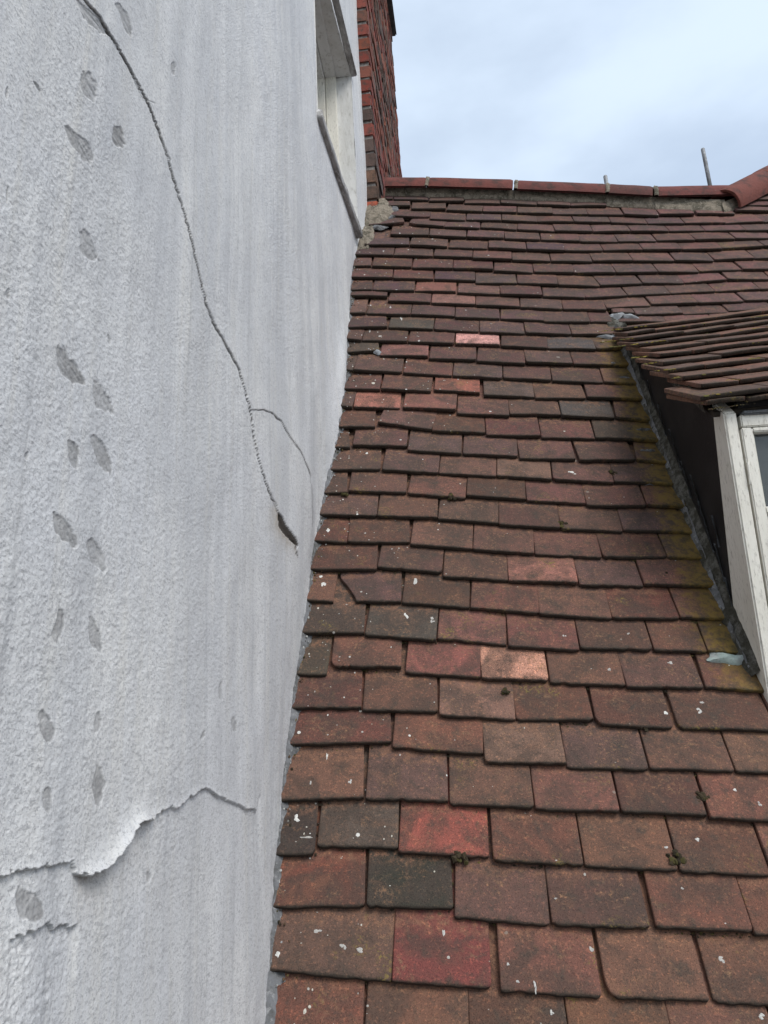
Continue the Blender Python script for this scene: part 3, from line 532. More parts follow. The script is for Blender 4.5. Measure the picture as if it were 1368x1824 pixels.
SPECIAL = {(1, 1): (150, 66, 56), (2, 0): (140, 68, 56), (2, 1): (62, 58, 54), (3, 2): (176, 74, 62), (3, 0): (76, 56, 54), (3, 1): (100, 80, 68), (1, 0): (124, 80, 65),
           (7, 2): (152, 76, 66), (7, 3): (218, 136, 108), (8, 2): (146, 78, 68), (8, 3): (142, 76, 66), (8, 1): (98, 80, 70), (8, 0): (98, 76, 65), (7, 0): (92, 74, 62), (10, 3): (176, 96, 84),
           (17, 1): (186, 100, 80), (17, 2): (150, 78, 68), (18, 2): (172, 84, 70), (20, 1): (148, 82, 76), (21, 3): (226, 140, 128), (25, 2): (146, 74, 68), (24, 2): (146, 88, 82),
           (24, 3): (128, 78, 72), (25, 3): (134, 78, 74), (22, 1): (92, 78, 70), (21, 5): (98, 80, 82), (18, 3): (110, 82, 72), (5, 2): (136, 90, 76), (4, 2): (130, 78, 66), (6, 2): (138, 88, 74), (4, 1): (128, 82, 68),
           (12, 2): (124, 84, 68), (14, 3): (128, 88, 72), (17, 5): (92, 80, 80), (16, 5): (96, 74, 64), (20, 0): (100, 80, 68)}
GRIT = {(7, 3): 1., (17, 1): 1., (21, 3): .7, (10, 3): .4}
LAST = [None]
PART_LABEL = {(2, 1): 'charcoal grey tile near the bottom of the roof', (7, 3): 'pale orange gritty tile', (9, 1): 'tile with its lower left corner broken off', (21, 3): 'pale pink tile high on the roof', (3, 2): 'bright red tile above the charcoal one', (17, 1): 'orange speckled tile near the wall', (1, 1): 'large red tile in the lowest full course'}
KIND = {(9, 1): 'snap', (7, 1): 'nip', (31, 0): 'ragR', (31, 1): 'ragL', (3, 0): 'nipR', (32, 0): 'ragR', (1, 3): 'nip', (6, 4): 'nip'}
roof = empty('tiled_roof', rp(.3, 0)); PM[roof.name] = Matrix.Translation(rp(.3, 0))
tag(roof, kind='thing', label='steep roof of weathered brown and red clay plain tiles', cat='roof')
rows = {}
for ln in TILES.strip().split('\n'):
    k, t = ln.split(':'); rows[int(k)] = [tuple(int(q) / 1000 for q in s_.split(',')) for s_ in t.split()]
EDGES = []                                    # tail edges, for moss
def tile_colour(k, i, rnd):
    if (k, i) in SPECIAL: c = SPECIAL[(k, i)]; g = sum(c) / 3; c = [(.98 if sum(c) > 285 else .9) * (g + (q - g) * .64) for q in c]; c[1] += 2; j = 3
    else:
        t = min(1, k / 30)
        c = [(111, 77, 64), (105, 75, 63), (117, 78, 65), (102, 75, 65), (114, 81, 66)][rnd.randrange(5)]; c = (c[0] - 5 - 16 * t, c[1] - 2 - 9 * t, c[2] - 1 + 1 * t); j = 7
        if k >= 22 and i > 5: c = (c[0] + 6, c[1] + 3, c[2] + 3)
    d = rnd.uniform(-j, j); return lin(*(max(20, q + d + rnd.uniform(-2, 2)) for q in c))
def place_tile(name, uL, vL, uR, vR, k, i, parent, kind=None, n=0., mat=None, frame=None, col=None, th=T_, stain=0., grit=0., rnd=None):
    rnd = rnd or random.Random(k * 131 + i * 7 + 5)
    w = math.hypot(uR - uL, vR - vL); ang = math.atan2(vR - vL, uR - uL)
    m = (frame or ROOFM) @ Matrix.Translation((uL, vL, n)) @ Matrix.Rotation(ang, 4, 'Z')
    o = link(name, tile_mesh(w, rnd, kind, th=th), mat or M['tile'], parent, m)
    o.color = col or tile_colour(k, i, rnd); o['stain'] = float(stain); o['grit'] = float(grit); o['cheek'] = 9.
    LAST[0] = o.name; EDGES.append((m, w, k, kind)); return o
for k in sorted(rows):
    for i, (uL, vL, uR, vR) in enumerate(rows[k]):
        last = 7 <= k <= 22 and i == len(rows[k]) - 1
        sl_ = (vR - vL) / max(.01, uR - uL)
        if i == 0 and k < 30: uL -= .025; vL -= .025 * sl_
        if last: uR += .02; vR += .02 * sl_
        st = (1. if 9 <= k <= 19 else .7) if last else (.6 if (7 <= k <= 20 and i == len(rows[k]) - 2 and uR - uL < .2 and rows[k][-1][2] - rows[k][-1][0] < .12) else 0)
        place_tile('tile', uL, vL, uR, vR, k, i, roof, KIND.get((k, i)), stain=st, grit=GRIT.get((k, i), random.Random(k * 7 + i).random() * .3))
        bpy.data.objects[LAST[0]]['cheek'] = float(np.interp(vL, [.60, .807, 2.262, 2.40], [.809, .786, .734, .730]) - .015 - uL); bpy.data.objects[LAST[0]]['stain'] = (1. if 8 <= k <= 20 else .7) if 7 <= k <= 21 else 0.
        if (k, i) in PART_LABEL: bpy.data.objects[LAST[0]]['label'] = PART_LABEL[(k, i)]
# courses that run on beyond the photograph's edge: one joined field
def join_mesh(name, items):                   # items: (mesh, matrix)
    vs, fs, uvs, o = [], [], [], 0
    for me, m in items:
        vs += [m @ v.co for v in me.vertices]; fs += [tuple(o + q for q in p.vertices) for p in me.polygons]; o += len(me.vertices)
        ul = me.uv_layers.active; uvs += [tuple(d.uv) for d in ul.data] if ul else [(0, 0)] * len(me.loops)
    me = pyd(name, vs, fs); ul = me.uv_layers.new(name='UVMap')
    ul.data.foreach_set('uv', np.array(uvs, np.float32).ravel())
    for p in me.polygons: p.use_smooth = True
    return me
items = []; rnd = random.Random(99); proto = [tile_mesh(.164, rnd) for _ in range(6)]
for k in list(range(-4, 0)) + sorted(rows):
    if k < 0: u, v, end = -.215 - (k % 2) * .08, -.018 + k * .1, 1.9
    elif k <= 6: u, v, end = rows[k][-1][2] + .003, rows[k][-1][3], 1.9
    elif 23 <= k <= 36: u, v, end = rows[k][-1][2] + .003, rows[k][-1][3], 2.6
    else: continue
    while u < end:
        items.append((proto[rnd.randrange(6)], ROOFM @ Matrix.Translation((u, v + rnd.uniform(-.003, .003), rnd.uniform(0, .001))))); u += .167
        if k >= 23: v += .004
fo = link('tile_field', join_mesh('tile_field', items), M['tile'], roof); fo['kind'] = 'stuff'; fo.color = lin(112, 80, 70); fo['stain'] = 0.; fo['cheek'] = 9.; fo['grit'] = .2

# deck under the tiles, and the far slope behind the ridge
RIDGE = [(-.24, 3.475), (.005, 3.478), (.425, 3.447), (.859, 3.403), (1.075, 3.372), (1.395, 3.335), (1.676, 3.60), (2.158, 4.09), (2.7, 4.64)]
top = [rp(u, v, -.055) for u, v in RIDGE]; bot = [rp(u, -.55, -.055) for u, v in RIDGE]
back = [p + Vector((.06, 1.5, -2.4)) for p in top]
vs = bot + top + back; n = len(top)
fs = [(i, i + 1, n + i + 1, n + i) for i in range(n - 1)]
link('deck', pyd('deck', vs[:2 * n], fs), M['deck'], roof)
bs = link('back_slope', pyd('back_slope', top + back, fs), M['ridge'], roof); bs.color = lin(105, 75, 68)

# ridge: half round tiles bedded in mortar
def half_round(a, b, r, up, rnd, over=.0):
    ax = (b - a).normalized(); s = ax.cross(up).normalized(); upn = s.cross(ax).normalized()
    P = []
    Ln = (b - a).length; prof = [(0, 1.), (.012, 1.)] + [(Ln * t, 1.) for t in (.2, .4, .6, .8)] + [(Ln - .012, 1.), (Ln, 1.)]
    for x, q in prof:
        e = .97 if x in (0, Ln) else 1.
        P.append([a + ax * x + (s * math.cos(t) + upn * math.sin(t)) * (r * e * q + rnd.uniform(-.0008, .0008)) for t in [math.radians(-22 + k * 224 / 18) for k in range(19)]])
    for x in (Ln, 0):                                   # thickness: inner skin back again
        P.append([a + ax * x + (s * math.cos(t) + upn * math.sin(t)) * (r - .015) for t in [math.radians(-22 + k * 224 / 18) for k in range(19)]])
    P.append(P[0])
    return grid_mesh('ridge_tile', P)
RR = .094; rpush = Vector((0, .050, .018))
def rax(u, v): return rp(u, v, 0) + rpush
spans = [(-.205, 0), (.012, 1), (.437, 2), (.868, 3), (1.088, 4)]
ends = [-.002, .418, .855, 1.068, 1.455]
rv_ = lambda u: float(np.interp(u, [q[0] for q in RIDGE], [q[1] for q in RIDGE]))
RC = [(112, 66, 60), (108, 64, 58), (104, 62, 58), (92, 60, 56), (108, 64, 60)]
for (u0, i), u1 in zip(spans, ends):
    r_ = random.Random(i); a, b = rax(u0, rv_(u0) + r_.uniform(-.002, .002)), rax(u1, rv_(u1) + r_.uniform(-.002, .002))
    o = link('ridge_tile', half_round(a, b, RR + r_.uniform(-.002, .002), Vector((0, .3, 1)), r_), M['ridge'], roof, smooth=True); o.color = lin(*RC[i])
hipa = rax(1.405, rv_(1.395) - .012); hd_ = (rax(2.158, 4.09) - rax(1.395, 3.335)).normalized(); hn = RN_ * .6 + Vector((-.25, .1, .7))
for i in range(4):
    a = hipa + hd_ * (i * .335) + RN_ * .02; b = a + hd_ * .345
    o = link('ridge_tile', half_round(a, b, RR - .010 + .003 * (i % 2), hn, random.Random(40 + i)), M['ridge'], roof, smooth=True); o.color = lin(*[(114, 70, 62), (122, 76, 66), (110, 68, 62), (112, 70, 62)][i])
# mortar bedding below the ridge tiles, broken into lengths
def bedding(name, pts, d0, d1, mat, parent, seed, amp=.008, n0=-.002):
    P = []; N_ = 70
    for i in range(N_):
        t = i / (N_ - 1) * (len(pts) - 1); k = min(int(t), len(pts) - 2); f = t - k
        u = pts[k][0] * (1 - f) + pts[k + 1][0] * f; v = pts[k][1] * (1 - f) + pts[k + 1][1] * f
        e = (float(fbm(np.array(u * 22.), np.array(1.), 3, seed)) - .5) * amp * 2
        row = []
        for j in range(7):
            q = j / 6; r_ = (float(fbm(np.array(u * 60.), np.array(q * 3.), 3, seed + 3)) - .5) * amp
            row.append(rp(u, v + d0 + (d1 - d0) * q + (e if j == 0 else 0), (-.012 if j == 0 else n0 + .022 * q + r_)))
        P.append(row)
    return link(name, grid_mesh(name, P), mat, parent, smooth=True)
cuts = [-.2, .0, .43, .86, 1.08, 1.40]
for i in range(5):
    us = np.linspace(cuts[i], cuts[i + 1] + .002 * (i % 2), 6)
    dl = [-.012, -.020, -.024, -.040, -.050][i]
    bedding('ridge_mortar', [(u, rv_(u)) for u in us], dl, .03, M['mortar'], roof, 5 + i)
bedding('ridge_mortar', [(1.38, 3.31), (1.70, 3.595), (2.2, 4.10)], -.045, .02, M['mortar'], roof, 15)
for i in (1, 2, 3, 4):                                  # mortar squeezed up in the joints between ridge tiles
    u = (cuts[i] + .004); c = rax(u, rv_(u)); ax = (rax(u + .05, rv_(u + .05)) - c).normalized(); s = ax.cross(Vector((0, .3, 1))).normalized(); un = s.cross(ax)
    P = []
    for x in (-.011, -.006, .006, .011):
        P.append([c + ax * (x + jit(.003)) + (s * math.cos(t) + un * math.sin(t)) * (RR + (.002 if abs(x) < .01 else -.006) + jit(.003)) for t in [math.radians(-20 + k * 10) for k in range(23)]])
    link('joint_mortar', grid_mesh('jm', P), M['mortar'], roof, smooth=True)

# cement fillet where the tiles meet the white wall
jn = [q for q in JUNC if True]
jvv = np.array([q[1] for q in jn])[::-1]; juu = np.array([q[0] for q in jn])[::-1]
def fillet(name, v0, v1, n, wfun, hgt, mat, seed):
    P = []
    for i in range(n):
        v = v0 + (v1 - v0) * i / (n - 1); u = float(np.interp(v, jvv, juu)); w = wfun(v) * (.45 + 1.1 * float(fbm(np.array(v * 17.), np.array(3.), 4, seed)))
        st = ((v + .02) % .1) / .1                      # steps up at each course
        row = []
        for j in range(7):
            q = j / 6; r_ = (float(fbm(np.array(v * 70.), np.array(q * 4.), 3, seed + 7)) - .5) * .008
            row.append(rp(u - .035 + (w + .035) * (1 - q), v, -.014 + hgt * q ** 1.5 + r_ + (.004 if j > 1 else 0)))
        P.append(row)
    return link(name, grid_mesh(name, P), mat, roof, smooth=True)
fillet('cement_fillet', -.4, 2.86, 700, lambda v: .021 + .010 * math.exp(-max(0, v) / .4) if v < 2.1 else .017, .045, M['fillet'], 3)
# grey mortar haunch where roof, wall and brick stack meet
def lump(name, pts, hgt, mat, seed, parent=roof):
    """rough mortar pad over a roof-plane polygon"""
    c = (sum(p[0] for p in pts) / len(pts), sum(p[1] for p in pts) / len(pts)); rings = 9; seg = 44; P = []
    for r in range(rings + 1):
        q = r / rings; row = []
        for k in range(seg + 1):
            t = k % seg / seg * len(pts); i = int(t); f = t - i; a = pts[i]; b = pts[(i + 1) % len(pts)]
            eu, ev = a[0] * (1 - f) + b[0] * f, a[1] * (1 - f) + b[1] * f
            e = 1 + (float(fbm(np.array(k % seg * .9), np.array(2.), 3, seed)) - .5) * .28
            u, v = c[0] + (eu - c[0]) * q * e, c[1] + (ev - c[1]) * q * e
            row.append(rp(u, v, hgt * (1 - q ** 3) - .01 + (float(fbm(np.array(u * 45.), np.array(v * 45.), 3, seed)) - .5) * .02))
        P.append(row)
    return link(name, grid_mesh(name, P), mat, parent, smooth=True)
lump('mortar_haunch', [(-.30, 2.86), (-.238, 2.87), (-.222, 3.02), (-.235, 3.12), (-.30, 3.12)], .016, M['mortar'], 3)
lump('mortar_haunch', [(-.31, 3.09), (-.205, 3.11), (-.155, 3.20), (-.145, 3.30), (-.20, 3.46), (-.31, 3.40)], .028, M['mortar'], 4)
for pts in ([(-.26, 3.10), (-.19, 3.085), (-.165, 3.115), (-.25, 3.135)], [(-.185, 3.16), (-.145, 3.21), (-.105, 3.235), (-.150, 3.25), (-.19, 3.19)], [(-.17, 3.25), (-.125, 3.30), (-.135, 3.36), (-.17, 3.33)]):
    lump('cement_smear', pts, .010, M['fillet'], int(pts[0][1] * 100))
lump('lead_flashing', [(-.185, 2.085), (-.15, 2.075), (-.125, 2.035), (-.14, 2.03), (-.165, 2.05), (-.19, 2.06)], .010, M['lead'], 77)

# ------------------------------------------------------------------ dormer on the right
DA_, DB_, DCN_, DFN_, DUH_ = (Vector(q) for q in (DA, DB, DCN, DFN, DUH)); DW0_, DW1_, DE0_, DE1_ = (Vector(q) for q in (DW0, DW1, DE0, DE1)); UP = Vector((0, 0, 1))
dorm = empty('dormer', DB_); PM[dorm.name] = Matrix.Translation(DB_)
tag(dorm, kind='thing', label='small dormer with black cheek, tiled roof and white window on the right', cat='dormer')
def prism(name, poly, ext, bev=.0, seg=1):
    n = len(poly); vs = [Vector(p) for p in poly] + [Vector(p) + ext for p in poly]
    bm = bmesh.new(); bv = [bm.verts.new(v) for v in vs]
    bm.faces.new(bv[:n]); bm.faces.new(bv[n:][::-1])
    for i in range(n): bm.faces.new((bv[i], bv[(i + 1) % n], bv[n + (i + 1) % n], bv[n + i]))
    bmesh.ops.recalc_face_normals(bm, faces=bm.faces)
    if bev: bmesh.ops.bevel(bm, geom=list(bm.edges), offset=bev, segments=2, affect='EDGES', clamp_overlap=True)
    me = bpy.data.meshes.new(name); bm.to_mesh(me); bm.free(); return me
DWID = 1.0
chk = [DA_ + Vector((0, .06, -.06)), DW1_ + RN_ * -.06 + Vector((0, -.03, 0)), DW0_ + Vector((0, -.012, -.006)), DW0_ + Vector((0, .0, .0))]
link('cheek', prism('cheek', chk, DUH_ * .03), M['black'], dorm)
link('cheek', prism('cheek', [p + DUH_ * (DWID - .03) for p in chk], DUH_ * .03), M['black'], dorm)
DUP_ = Vector(DUP)
H = lambda u, h, o=0.: DB_ + DUH_ * u + DUP_ * h + DFN_ * o
out_ = DCN_ * -.004
fr = link('window_frame', prism('post', [DW1_ + RN_ * -.05 + Vector((0, -.03, 0)) + out_, H(0, -.16) + out_, H(0, .672) + out_, DW0_ + Vector((0, .0, .004)) + out_], DUH_ * .030, .004), M['white'], dorm)
link('corner_post', prism('post', [H(DWID - .05, -.2, -.1), H(DWID - .05, -.2), H(DWID - .05, .705), H(DWID - .05, .705, -.1)], DUH_ * .05, .004), M['white'], dorm)
def fbar(name, u0, u1, h0, h1, o0, o1, mat='white', par=None, bev=.003):
    return link(name, prism(name, [H(u0, h0, o1), H(u1, h0, o1), H(u1, h1, o1), H(u0, h1, o1)], DFN_ * (o0 - o1), bev), M[mat], par or dorm)
fbar('head_rail', .0365, DWID - .05, .636, .668, -.05, -.006, par=fr); fbar('sill_board', -.01, DWID + .01, -.22, -.17, -.06, .05, par=fr)
fbar('fascia', .0365, DWID - .05, .669, .705, -.06, -.018, 'black')
fbar('lead_lip', .040, .5, .664, .674, -.012, .003, 'peel')
for cu0, cu1 in ((.032, .47), (.474, DWID - .052)):
    cs = fbar('casement', cu0, cu0 + .026, -.165, .633, -.045, -.002, par=fr)
    fbar('casement', cu1 - .026, cu1, -.165, .633, -.045, -.002, par=fr)
    fbar('casement', cu0 + .027, cu1 - .027, .622, .633, -.044, -.004, par=fr); fbar('casement', cu0 + .027, cu1 - .027, -.165, -.12, -.044, -.004, par=fr)
    fbar('glazing_bead', cu0 + .0265, cu0 + .031, -.12, .622, -.04, -.010, par=fr, bev=.002)
    for hb in (.435, .25, .06): fbar('glazing_bar', cu0 + .027, cu1 - .027, hb - .008, hb + .008, -.040, -.008, par=fr)
    fbar('glazing_bar', (cu0 + cu1) / 2 - .008, (cu0 + cu1) / 2 + .008, -.12, .622, -.0395, -.0085, par=fr)
    fbar('glass', cu0 + .024, cu1 - .024, -.13, .626, -.030, -.027, 'glass', par=fr, bev=0)
fbar('room_back', .05, DWID - .06, -.2, .64, -.36, -.35, 'dark'); 
link('stay_hook', tube_mesh('hook', [H(.031, .545, .001), H(.031, .547, .005), H(.0305, .535, .006), H(.029, .505, .006), H(.0285, .494, .005), H(.028, .495, .001)], .0026, 8), M['white'], fr, smooth=True)
# dormer roof: its own courses
dx = (DE1_ - DE0_).normalized(); dy = (DA_ - DE0_); DL = dy.length; dy = (dy - dx * dy.dot(dx)).normalized(); dz = dx.cross(dy)
DM = Matrix(((dx.x, dy.x, dz.x, DE0_.x), (dx.y, dy.y, dz.y, DE0_.y), (dx.z, dy.z, dz.z, DE0_.z), (0, 0, 0, 1)))
skew = ((DA_ - DE0_).dot(dx)) / DL
rnd = random.Random(5)
link('roof_boards', prism('boards', [DM @ Vector(q) for q in ((.03, .02, -.06), (DWID + .02, .02, -.06), (DWID + .02, DL, -.06), (.03 + skew * DL, DL, -.06))], dz * .012), M['deck'], dorm)
for k in range(-1, 11):
    kk = max(k, 0); y = kk * .098 + (-.010 if k < 0 else 0); x = skew * y + rnd.uniform(-.012, .010) + (.012 if k == 1 else 0); i = 0; w0 = .165 if k % 2 == 0 else .095
    while x < DWID - .02:
        w = w0 if i == 0 else .163; dvl = rnd.uniform(-.005, .005)
        c = [(106, 80, 67), (98, 76, 66), (114, 82, 70), (92, 72, 64)][rnd.randrange(4)]
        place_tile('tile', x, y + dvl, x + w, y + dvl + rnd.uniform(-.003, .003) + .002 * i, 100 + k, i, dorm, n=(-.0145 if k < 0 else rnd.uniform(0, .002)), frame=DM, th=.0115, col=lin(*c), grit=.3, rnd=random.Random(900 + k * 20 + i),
                   stain=.0)
        x += w + .003; i += 1
link('verge_mortar', grid_mesh('vm', [[DM @ Vector((skew * y + .012 + .010 * (q - .5) + (float(fbm(np.array(y * 40.), np.array(q * 2.), 3, 5)) - .5) * .016, y, -.016 - .045 * q)) for q in (0, .33, .66, 1)] for y in np.linspace(.05, DL - .16, 60)]), M['dirtmortar'], dorm, smooth=True)
# mossy mortar strip at the foot of the cheek
def foot_u(v): return float(np.interp(v, [.60, .807, 2.262, 2.40], [.809, .786, .734, .730]))
def foot(name, v0, v1, w0, w1, n0, n1, mat, seed, N_=160):
    P = []
    for i in range(N_):
        v = v0 + (v1 - v0) * i / (N_ - 1); u = foot_u(v); row = []; e = (float(fbm(np.array(v * 26.), np.array(1.), 4, seed)) - .5) * .022
        for j in range(8):
            q = j / 7; r_ = (float(fbm(np.array(v * 60.), np.array(q * 5.), 3, seed + 4)) - .5) * .010
            row.append(rp(u + (w0 + e) * (1 - q) + w1 * q, v, n0 * (1 - q) + n1 * q + r_ * (0 if j == 0 else 1)))
        P.append(row)
    return link(name, grid_mesh(name, P), mat, dorm, smooth=True)
foot('foot_mortar', .72, 2.20, -.018, .006, -.010, .038, M['dirtmortar'], 3)
foot('cement_edge', .74, 2.24, -.019, -.012, -.014, .008, M['fillet'], 9, 300)
# curling strips of old grey paint on the cheek
rnd = random.Random(21)
for v, h, l in ((1.02, .05, .10), (1.14, .055, .16), (1.24, .075, .13), (1.33, .05, .12), (1.45, .06, .15), (.93, .03, .09), (1.08, .10, .08), (1.60, .05, .12), (1.75, .045, .10), (1.90, .04, .10)):
    P = []
    for i in range(13):
        t = i / 12; vv = v + (t - .5) * l; b = rp(foot_u(vv), vv, 0); b.x = (DA_ + (DB_ - DA_) * ((DA_.z - b.z) / (DA_.z - DB_.z))).x
        c = b + RN_ * (h + (t - .5) * .03 + rnd.uniform(-.002, .002)) ; w = .011 * math.sin(math.pi * t) ** .6 * rnd.uniform(.6, 1.2) + .001
        P.append([Vector((DA_.x - .0012 - k * k * .006, 0, 0)) + Vector((0, (c + RN_ * w * (k - .5)).y, (c + RN_ * w * (k - .5)).z)) for k in (0, .5, 1)])
    link('paint_flake', grid_mesh('flake', P), M['peel'], dorm)
lump('lead_flashing', [(.715, 2.335), (.735, 2.345), (.765, 2.300), (.83, 2.300), (.825, 2.318), (.765, 2.322), (.74, 2.29)], .014, M['lead'], 61, dorm)
lump('cement_pad', [(.695, 2.225), (.765, 2.225), (.775, 2.30), (.735, 2.325), (.70, 2.31)], .006, M['dirtmortar'], 66, dorm)
lump('lead_flashing', [(.64, 2.166), (.70, 2.175), (.735, 2.195), (.735, 2.165), (.70, 2.157)], .012, M['lead'], 62, dorm)
for v, du in ((1.99, .06), (1.905, .06), (1.62, .05), (1.52, .06), (1.37, .07)):
    lump('lead_flashing', [(foot_u(v) - .03 - du, v - .004), (foot_u(v) - .03 - du, v + .006), (foot_u(v) - .02, v + .008), (foot_u(v) - .02, v - .002)], .008, M['fillet'], int(v * 50), dorm)
lump('copper_flashing', [(.700, .762), (.706, .788), (.76, .782), (.80, .778), (.81, .755), (.76, .752)], .012, M['copper'], 63, dorm)

# ------------------------------------------------------------------ brick stack beyond the wall
stack = empty('brick_stack', (.05, YP, 2.8)); PM[stack.name] = Matrix.Translation((.05, YP, 2.8))
tag(stack, 'tall weathered red brick chimney stack rising behind the ridge', 'chimney')
XB, YB1, CH = .110, 3.62, .094
link('mortar_core', box_mesh('core', -.30, XB - .008, YP + .008, YB1 - .01, 2.2, 7.25), M['joint'], stack)
def brick_var(l, s):
    random.seed(s); me = box_mesh('brick', -.102, 0, 0, l, 0, CH - .013, .006, .0028, 2); return me
BV = {('s', i): brick_var(.222, i) for i in range(6)}; BV.update({('h', i): brick_var(.107, 10 + i) for i in range(6)})
for q in BV.values(): q.materials.append(M['brick'])
cm_inv = camo.matrix_world.inverted(); rnd = random.Random(3); far_items = []
BC = [(130, 74, 58), (120, 70, 57), (108, 80, 64), (98, 80, 70), (106, 70, 58), (134, 78, 60), (94, 78, 72), (124, 62, 52)]
for c in range(48):
    z = 2.75 + c * CH; y = YP; i = 0
    while y < YB1 - .05:
        ty = 's' if (c % 2 == 0) else 'h'
        if i == 1 and c % 2 == 0: pass
        l = .222 if ty == 's' else .107
        if y + l > YB1: l = YB1 - y
        m = Matrix.Translation((XB + rnd.uniform(-.004, .004), y + .001, z + rnd.uniform(-.003, .003))) @ Matrix.Rotation(rnd.uniform(-.012, .012), 4, 'X') @ Matrix.Diagonal((1, l / (.222 if ty == 's' else .107), 1, 1))
        p = cm_inv @ Vector((XB, y + l / 2, z)); sx, sy = 684 + 1350 * p.x / -p.z, 912 - 1350 * p.y / -p.z
        vis = sy > -40 and z > 2.9 + (y - YP) * .1
        if vis:
            me = BV[(ty, rnd.randrange(6))]; o = link('brick', me, None, stack, m); jb = rnd.uniform(-14, 12); o.color = lin(*(q + jb for q in BC[rnd.randrange(8)]))
        else: far_items.append((BV[(ty, rnd.randrange(6))], m))
        y += l + .011; i += 1
fi = link('brick_field', join_mesh('brick_field', far_items), M['brick'], stack); fi['kind'] = 'stuff'; fi.color = lin(150, 78, 58)
link('coping', box_mesh('coping', -.35, XB + .040, YP - .05, YB1 + .05, 6.44, 6.50, .01, .003, 2), M['coping'], stack)

# ------------------------------------------------------------------ pipes standing behind the ridge
def pole(name, x, y, z0, z1, r, label, dxx=0.):
    o = empty(name, (x, y, z0)); PM[o.name] = Matrix.Translation((x, y, z0)); tag(o, label, 'pipe')
    zm = z0 + (z1 - z0) * .80; lx = lambda z: x + dxx * (z - z0)
    link('lower_tube', tube_mesh('lt', [(lx(z0), y, z0), (lx(zm), y, zm)], r), M['pipe'], o, smooth=True)
    a = link('upper_tube', tube_mesh('ut', [(lx(zm - .02), y, zm - .02), (lx(z1 - .006), y, z1 - .006), (lx(z1), y, z1)], [r * 1.12, r * 1.12, r * .95]), M['lead'], o, smooth=True)
    link('clip', tube_mesh('cl', [(lx(zm - .012), y, zm - .012), (lx(zm + .004), y, zm + .004)], r * 1.3), M['pipe'], o, smooth=True)
pole('tall_vent_pipe', 1.985, 2.6, 1.5, 3.872, .0105, 'tall thin grey pipe standing behind the ridge', .02)
pole('short_vent_pipe', 1.43, 2.6, 1.6, 3.766, .0110, 'short stub of grey pipe just showing over the ridge')

# ------------------------------------------------------------------ ground far below (out of the photograph)
g = link('ground', pyd('ground', [(-300, -300, -4), (300, -300, -4), (300, 300, -4), (-300, 300, -4)], [(0, 1, 2, 3)]), M['ground']); tag(g, kind='structure')

# ------------------------------------------------------------------ moss, lichen tufts and paint splashes
def set_ico(n):
    global ICO_V, ICO_F
    bm = bmesh.new(); bmesh.ops.create_icosphere(bm, subdivisions=n, radius=1)
    ICO_V = np.array([v.co for v in bm.verts]); ICO_F = np.array([[v.index for v in f.verts] for f in bm.faces]); bm.free()
set_ico(1)
def blobs(name, cents, axes, scal, cols, mat):
    n = len(cents); r = np.random.default_rng(5); V_ = ICO_V[None] * r.uniform(*((.55, 1.35) if len(ICO_V) < 20 else (.8, 1.2)), (n, len(ICO_V), 1)) * np.array(scal)[:, None, :]
    V_ = np.einsum('nvk,nkj->nvj', V_, np.array(axes)) + np.array(cents)[:, None, :]
    F_ = (ICO_F[None] + (np.arange(n) * len(ICO_V))[:, None, None]).reshape(-1, 3)
    me = pyd(name, V_.reshape(-1, 3).tolist(), F_.tolist())
    at = me.attributes.new('tint', 'FLOAT_COLOR', 'POINT'); at.data.foreach_set('color', np.repeat(np.c_[np.array(cols), np.ones(n)], len(ICO_V), 0).astype(np.float32).ravel())
    return link(name, me, mat)
rnd = random.Random(17); ce, ax, scl, cl = [], [], [], []
MC = [(.03, .024, .014), (.05, .038, .022), (.06, .052, .018), (.04, .03, .02), (.10, .065, .04), (.12, .09, .035)]
for m, w, k, kind in EDGES:
    A3 = np.array(m.to_3x3()).T
    dens = rnd.choice((.3, .8, 1.2, 2.0)) * (1.2 if k < 25 or k >= 99 else .7)
    for _ in range(int(w / .165 * 34 * dens)):
        x = rnd.random() * w; y = -abs(rnd.gauss(0, .0045)) + .0015; r = rnd.uniform(.0007, .0019) * (1.7 if rnd.random() < .05 else 1)
        ce.append(tuple(m @ Vector((x, y, -T_ - .0005 + TILT * -y + r * .3)))); ax.append(A3); scl.append((r * rnd.uniform(1, 2.4), r * 1.2, r * .8)); cl.append(MC[rnd.randrange(6)])
    for _ in range(int(rnd.choice((0, 0, 3, 7)))):          # in the side joint
        y = rnd.random() * .09; r = rnd.uniform(.001, .0022); ce.append(tuple(m @ Vector((w + .001, y, -.010 - TILT * y)))); ax.append(A3); scl.append((r, r * 2, r)); cl.append(MC[rnd.randrange(6)])
for _ in range(520):                                        # grit along the foot of the white wall
    v = rnd.uniform(-.2, 2.9); u = float(np.interp(v, jvv, juu)) + abs(rnd.gauss(0, .012)) + .004; r = rnd.uniform(.0008, .0024)
    ce.append(tuple(rp(u, v, -.004 - .006 * rnd.random()))); ax.append(np.array(ROOFM.to_3x3()).T); scl.append((r * 1.3, r * 1.6, r)); cl.append(rnd.choice(MC + [(.3, .3, .29), (.42, .42, .4), (.2, .19, .17)]))
for px in TUFTS:
    u, v, r = px
    for _ in range(14): ce.append(tuple(rp(u + rnd.gauss(0, r * .5), v + rnd.gauss(0, r * .4), -.006 + rnd.random() * r * .5))); ax.append(np.array(ROOFM.to_3x3()).T); q = r * rnd.uniform(.3, .6); scl.append((q, q, q * .8)); cl.append(MC[rnd.randrange(3)])
DM3 = np.array(DM.to_3x3()).T
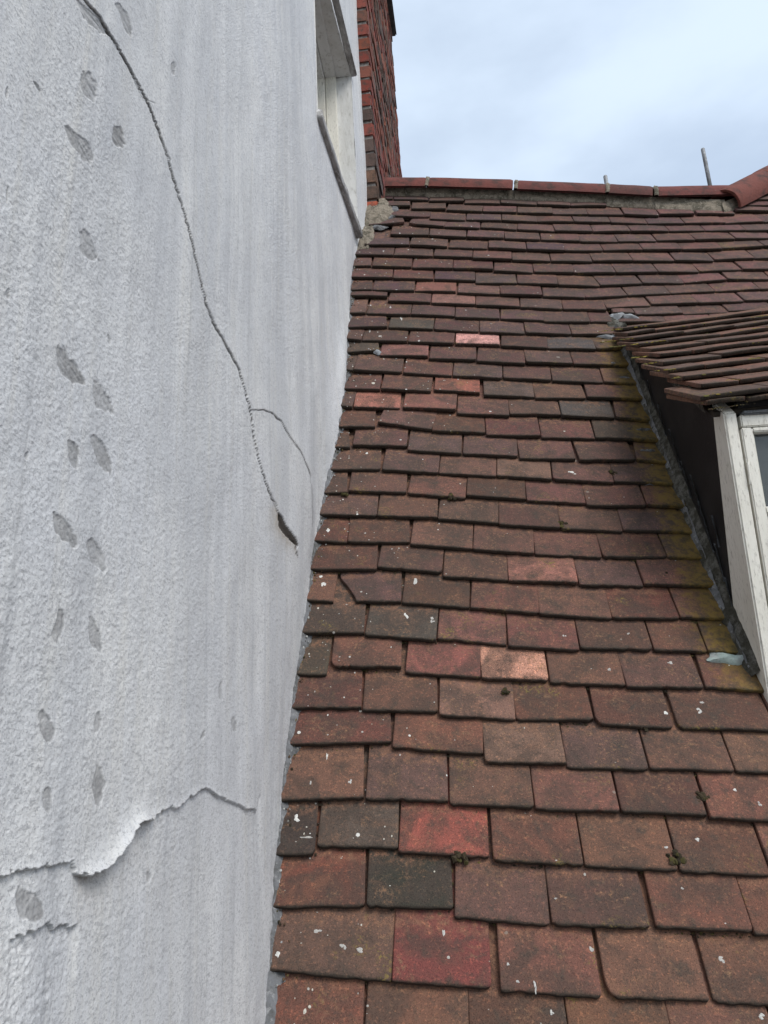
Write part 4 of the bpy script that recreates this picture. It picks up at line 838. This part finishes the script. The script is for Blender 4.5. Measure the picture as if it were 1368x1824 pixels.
for _ in range(1500):                                        # yellow-green lichen on the dormer's courses
    k = rnd.randrange(11); x = rnd.random() ** 1.2 * .8; y = k * .098 + rnd.uniform(.0, .03); r = rnd.uniform(.0015, .004)
    if vnoise(np.array(x * 9.), np.array(k * 1.3), 3) < .5: continue
    ce.append(tuple(DM @ Vector((x, y, -TILT * (y - k * .098) + .001)))); ax.append(DM3); scl.append((r * 1.8, r, r * .5)); cl.append(rnd.choice(((.16, .12, .02), (.11, .1, .03), (.2, .15, .03))))
tag(blobs('moss', ce, ax, scl, cl, M['moss']), 'crumbs of dark moss and yellow lichen caught along the tile edges', 'moss', kind='stuff')

set_ico(2); bpy.context.view_layer.update(); dg = bpy.context.evaluated_depsgraph_get()
ce, ax, scl, cl = [], [], [], []
RA3 = np.array(ROOFM.to_3x3()).T
def splash(u, v, a, b, col, th=.0009):
    hit, loc, nrm, _, ob, _ = SC.ray_cast(dg, rp(u, v, .12), -RN_, distance=.25)
    if not hit or not ob.name.startswith(('tile', 'ridge')): return
    z = nrm.normalized(); x = RU_ - z * RU_.dot(z); x.normalize(); y = z.cross(x)
    ce.append(tuple(loc)); ax.append(np.array([x, y, z])); scl.append((a, b, th)); cl.append(col)
for u, v, a, b in SPLASH:
    c = rnd.choice(((.62, .61, .57), (.5, .49, .46), (.42, .4, .37)))
    a, b = a / 1000, b / 1000
    for _ in range(5): splash(u + rnd.gauss(0, a * .35), v + rnd.gauss(0, b * .4), a * rnd.uniform(.3, .62), b * rnd.uniform(.3, .62), c)
for _ in range(340):
    v = rnd.uniform(-.05, 3.4); u0 = float(np.interp(v, jvv, juu)); u = u0 + .02 + rnd.expovariate(1 / (.16 if v < 1.6 else .28)); r = rnd.uniform(.0005, .0015) * (1.8 if rnd.random() < .12 else 1) * (1 + .35 * (v > 1.6))
    splash(u, v, r * rnd.uniform(.8, 2), r * rnd.uniform(.8, 2.2), rnd.choice(((.6, .59, .55), (.42, .4, .36), (.5, .47, .4))), .0006)
for _ in range(130):
    splash(rnd.uniform(-.2, 1.7), rnd.uniform(-.05, 3.4), rnd.uniform(.0007, .002), rnd.uniform(.0007, .0018), rnd.choice(((.5, .48, .44), (.36, .34, .3), (.3, .26, .2))), .0006)
tag(blobs('paint_splashes', ce, ax, scl, cl, M['splash']), 'white paint splashes, droppings and lichen dots scattered over the tiles', 'splashes', kind='stuff')
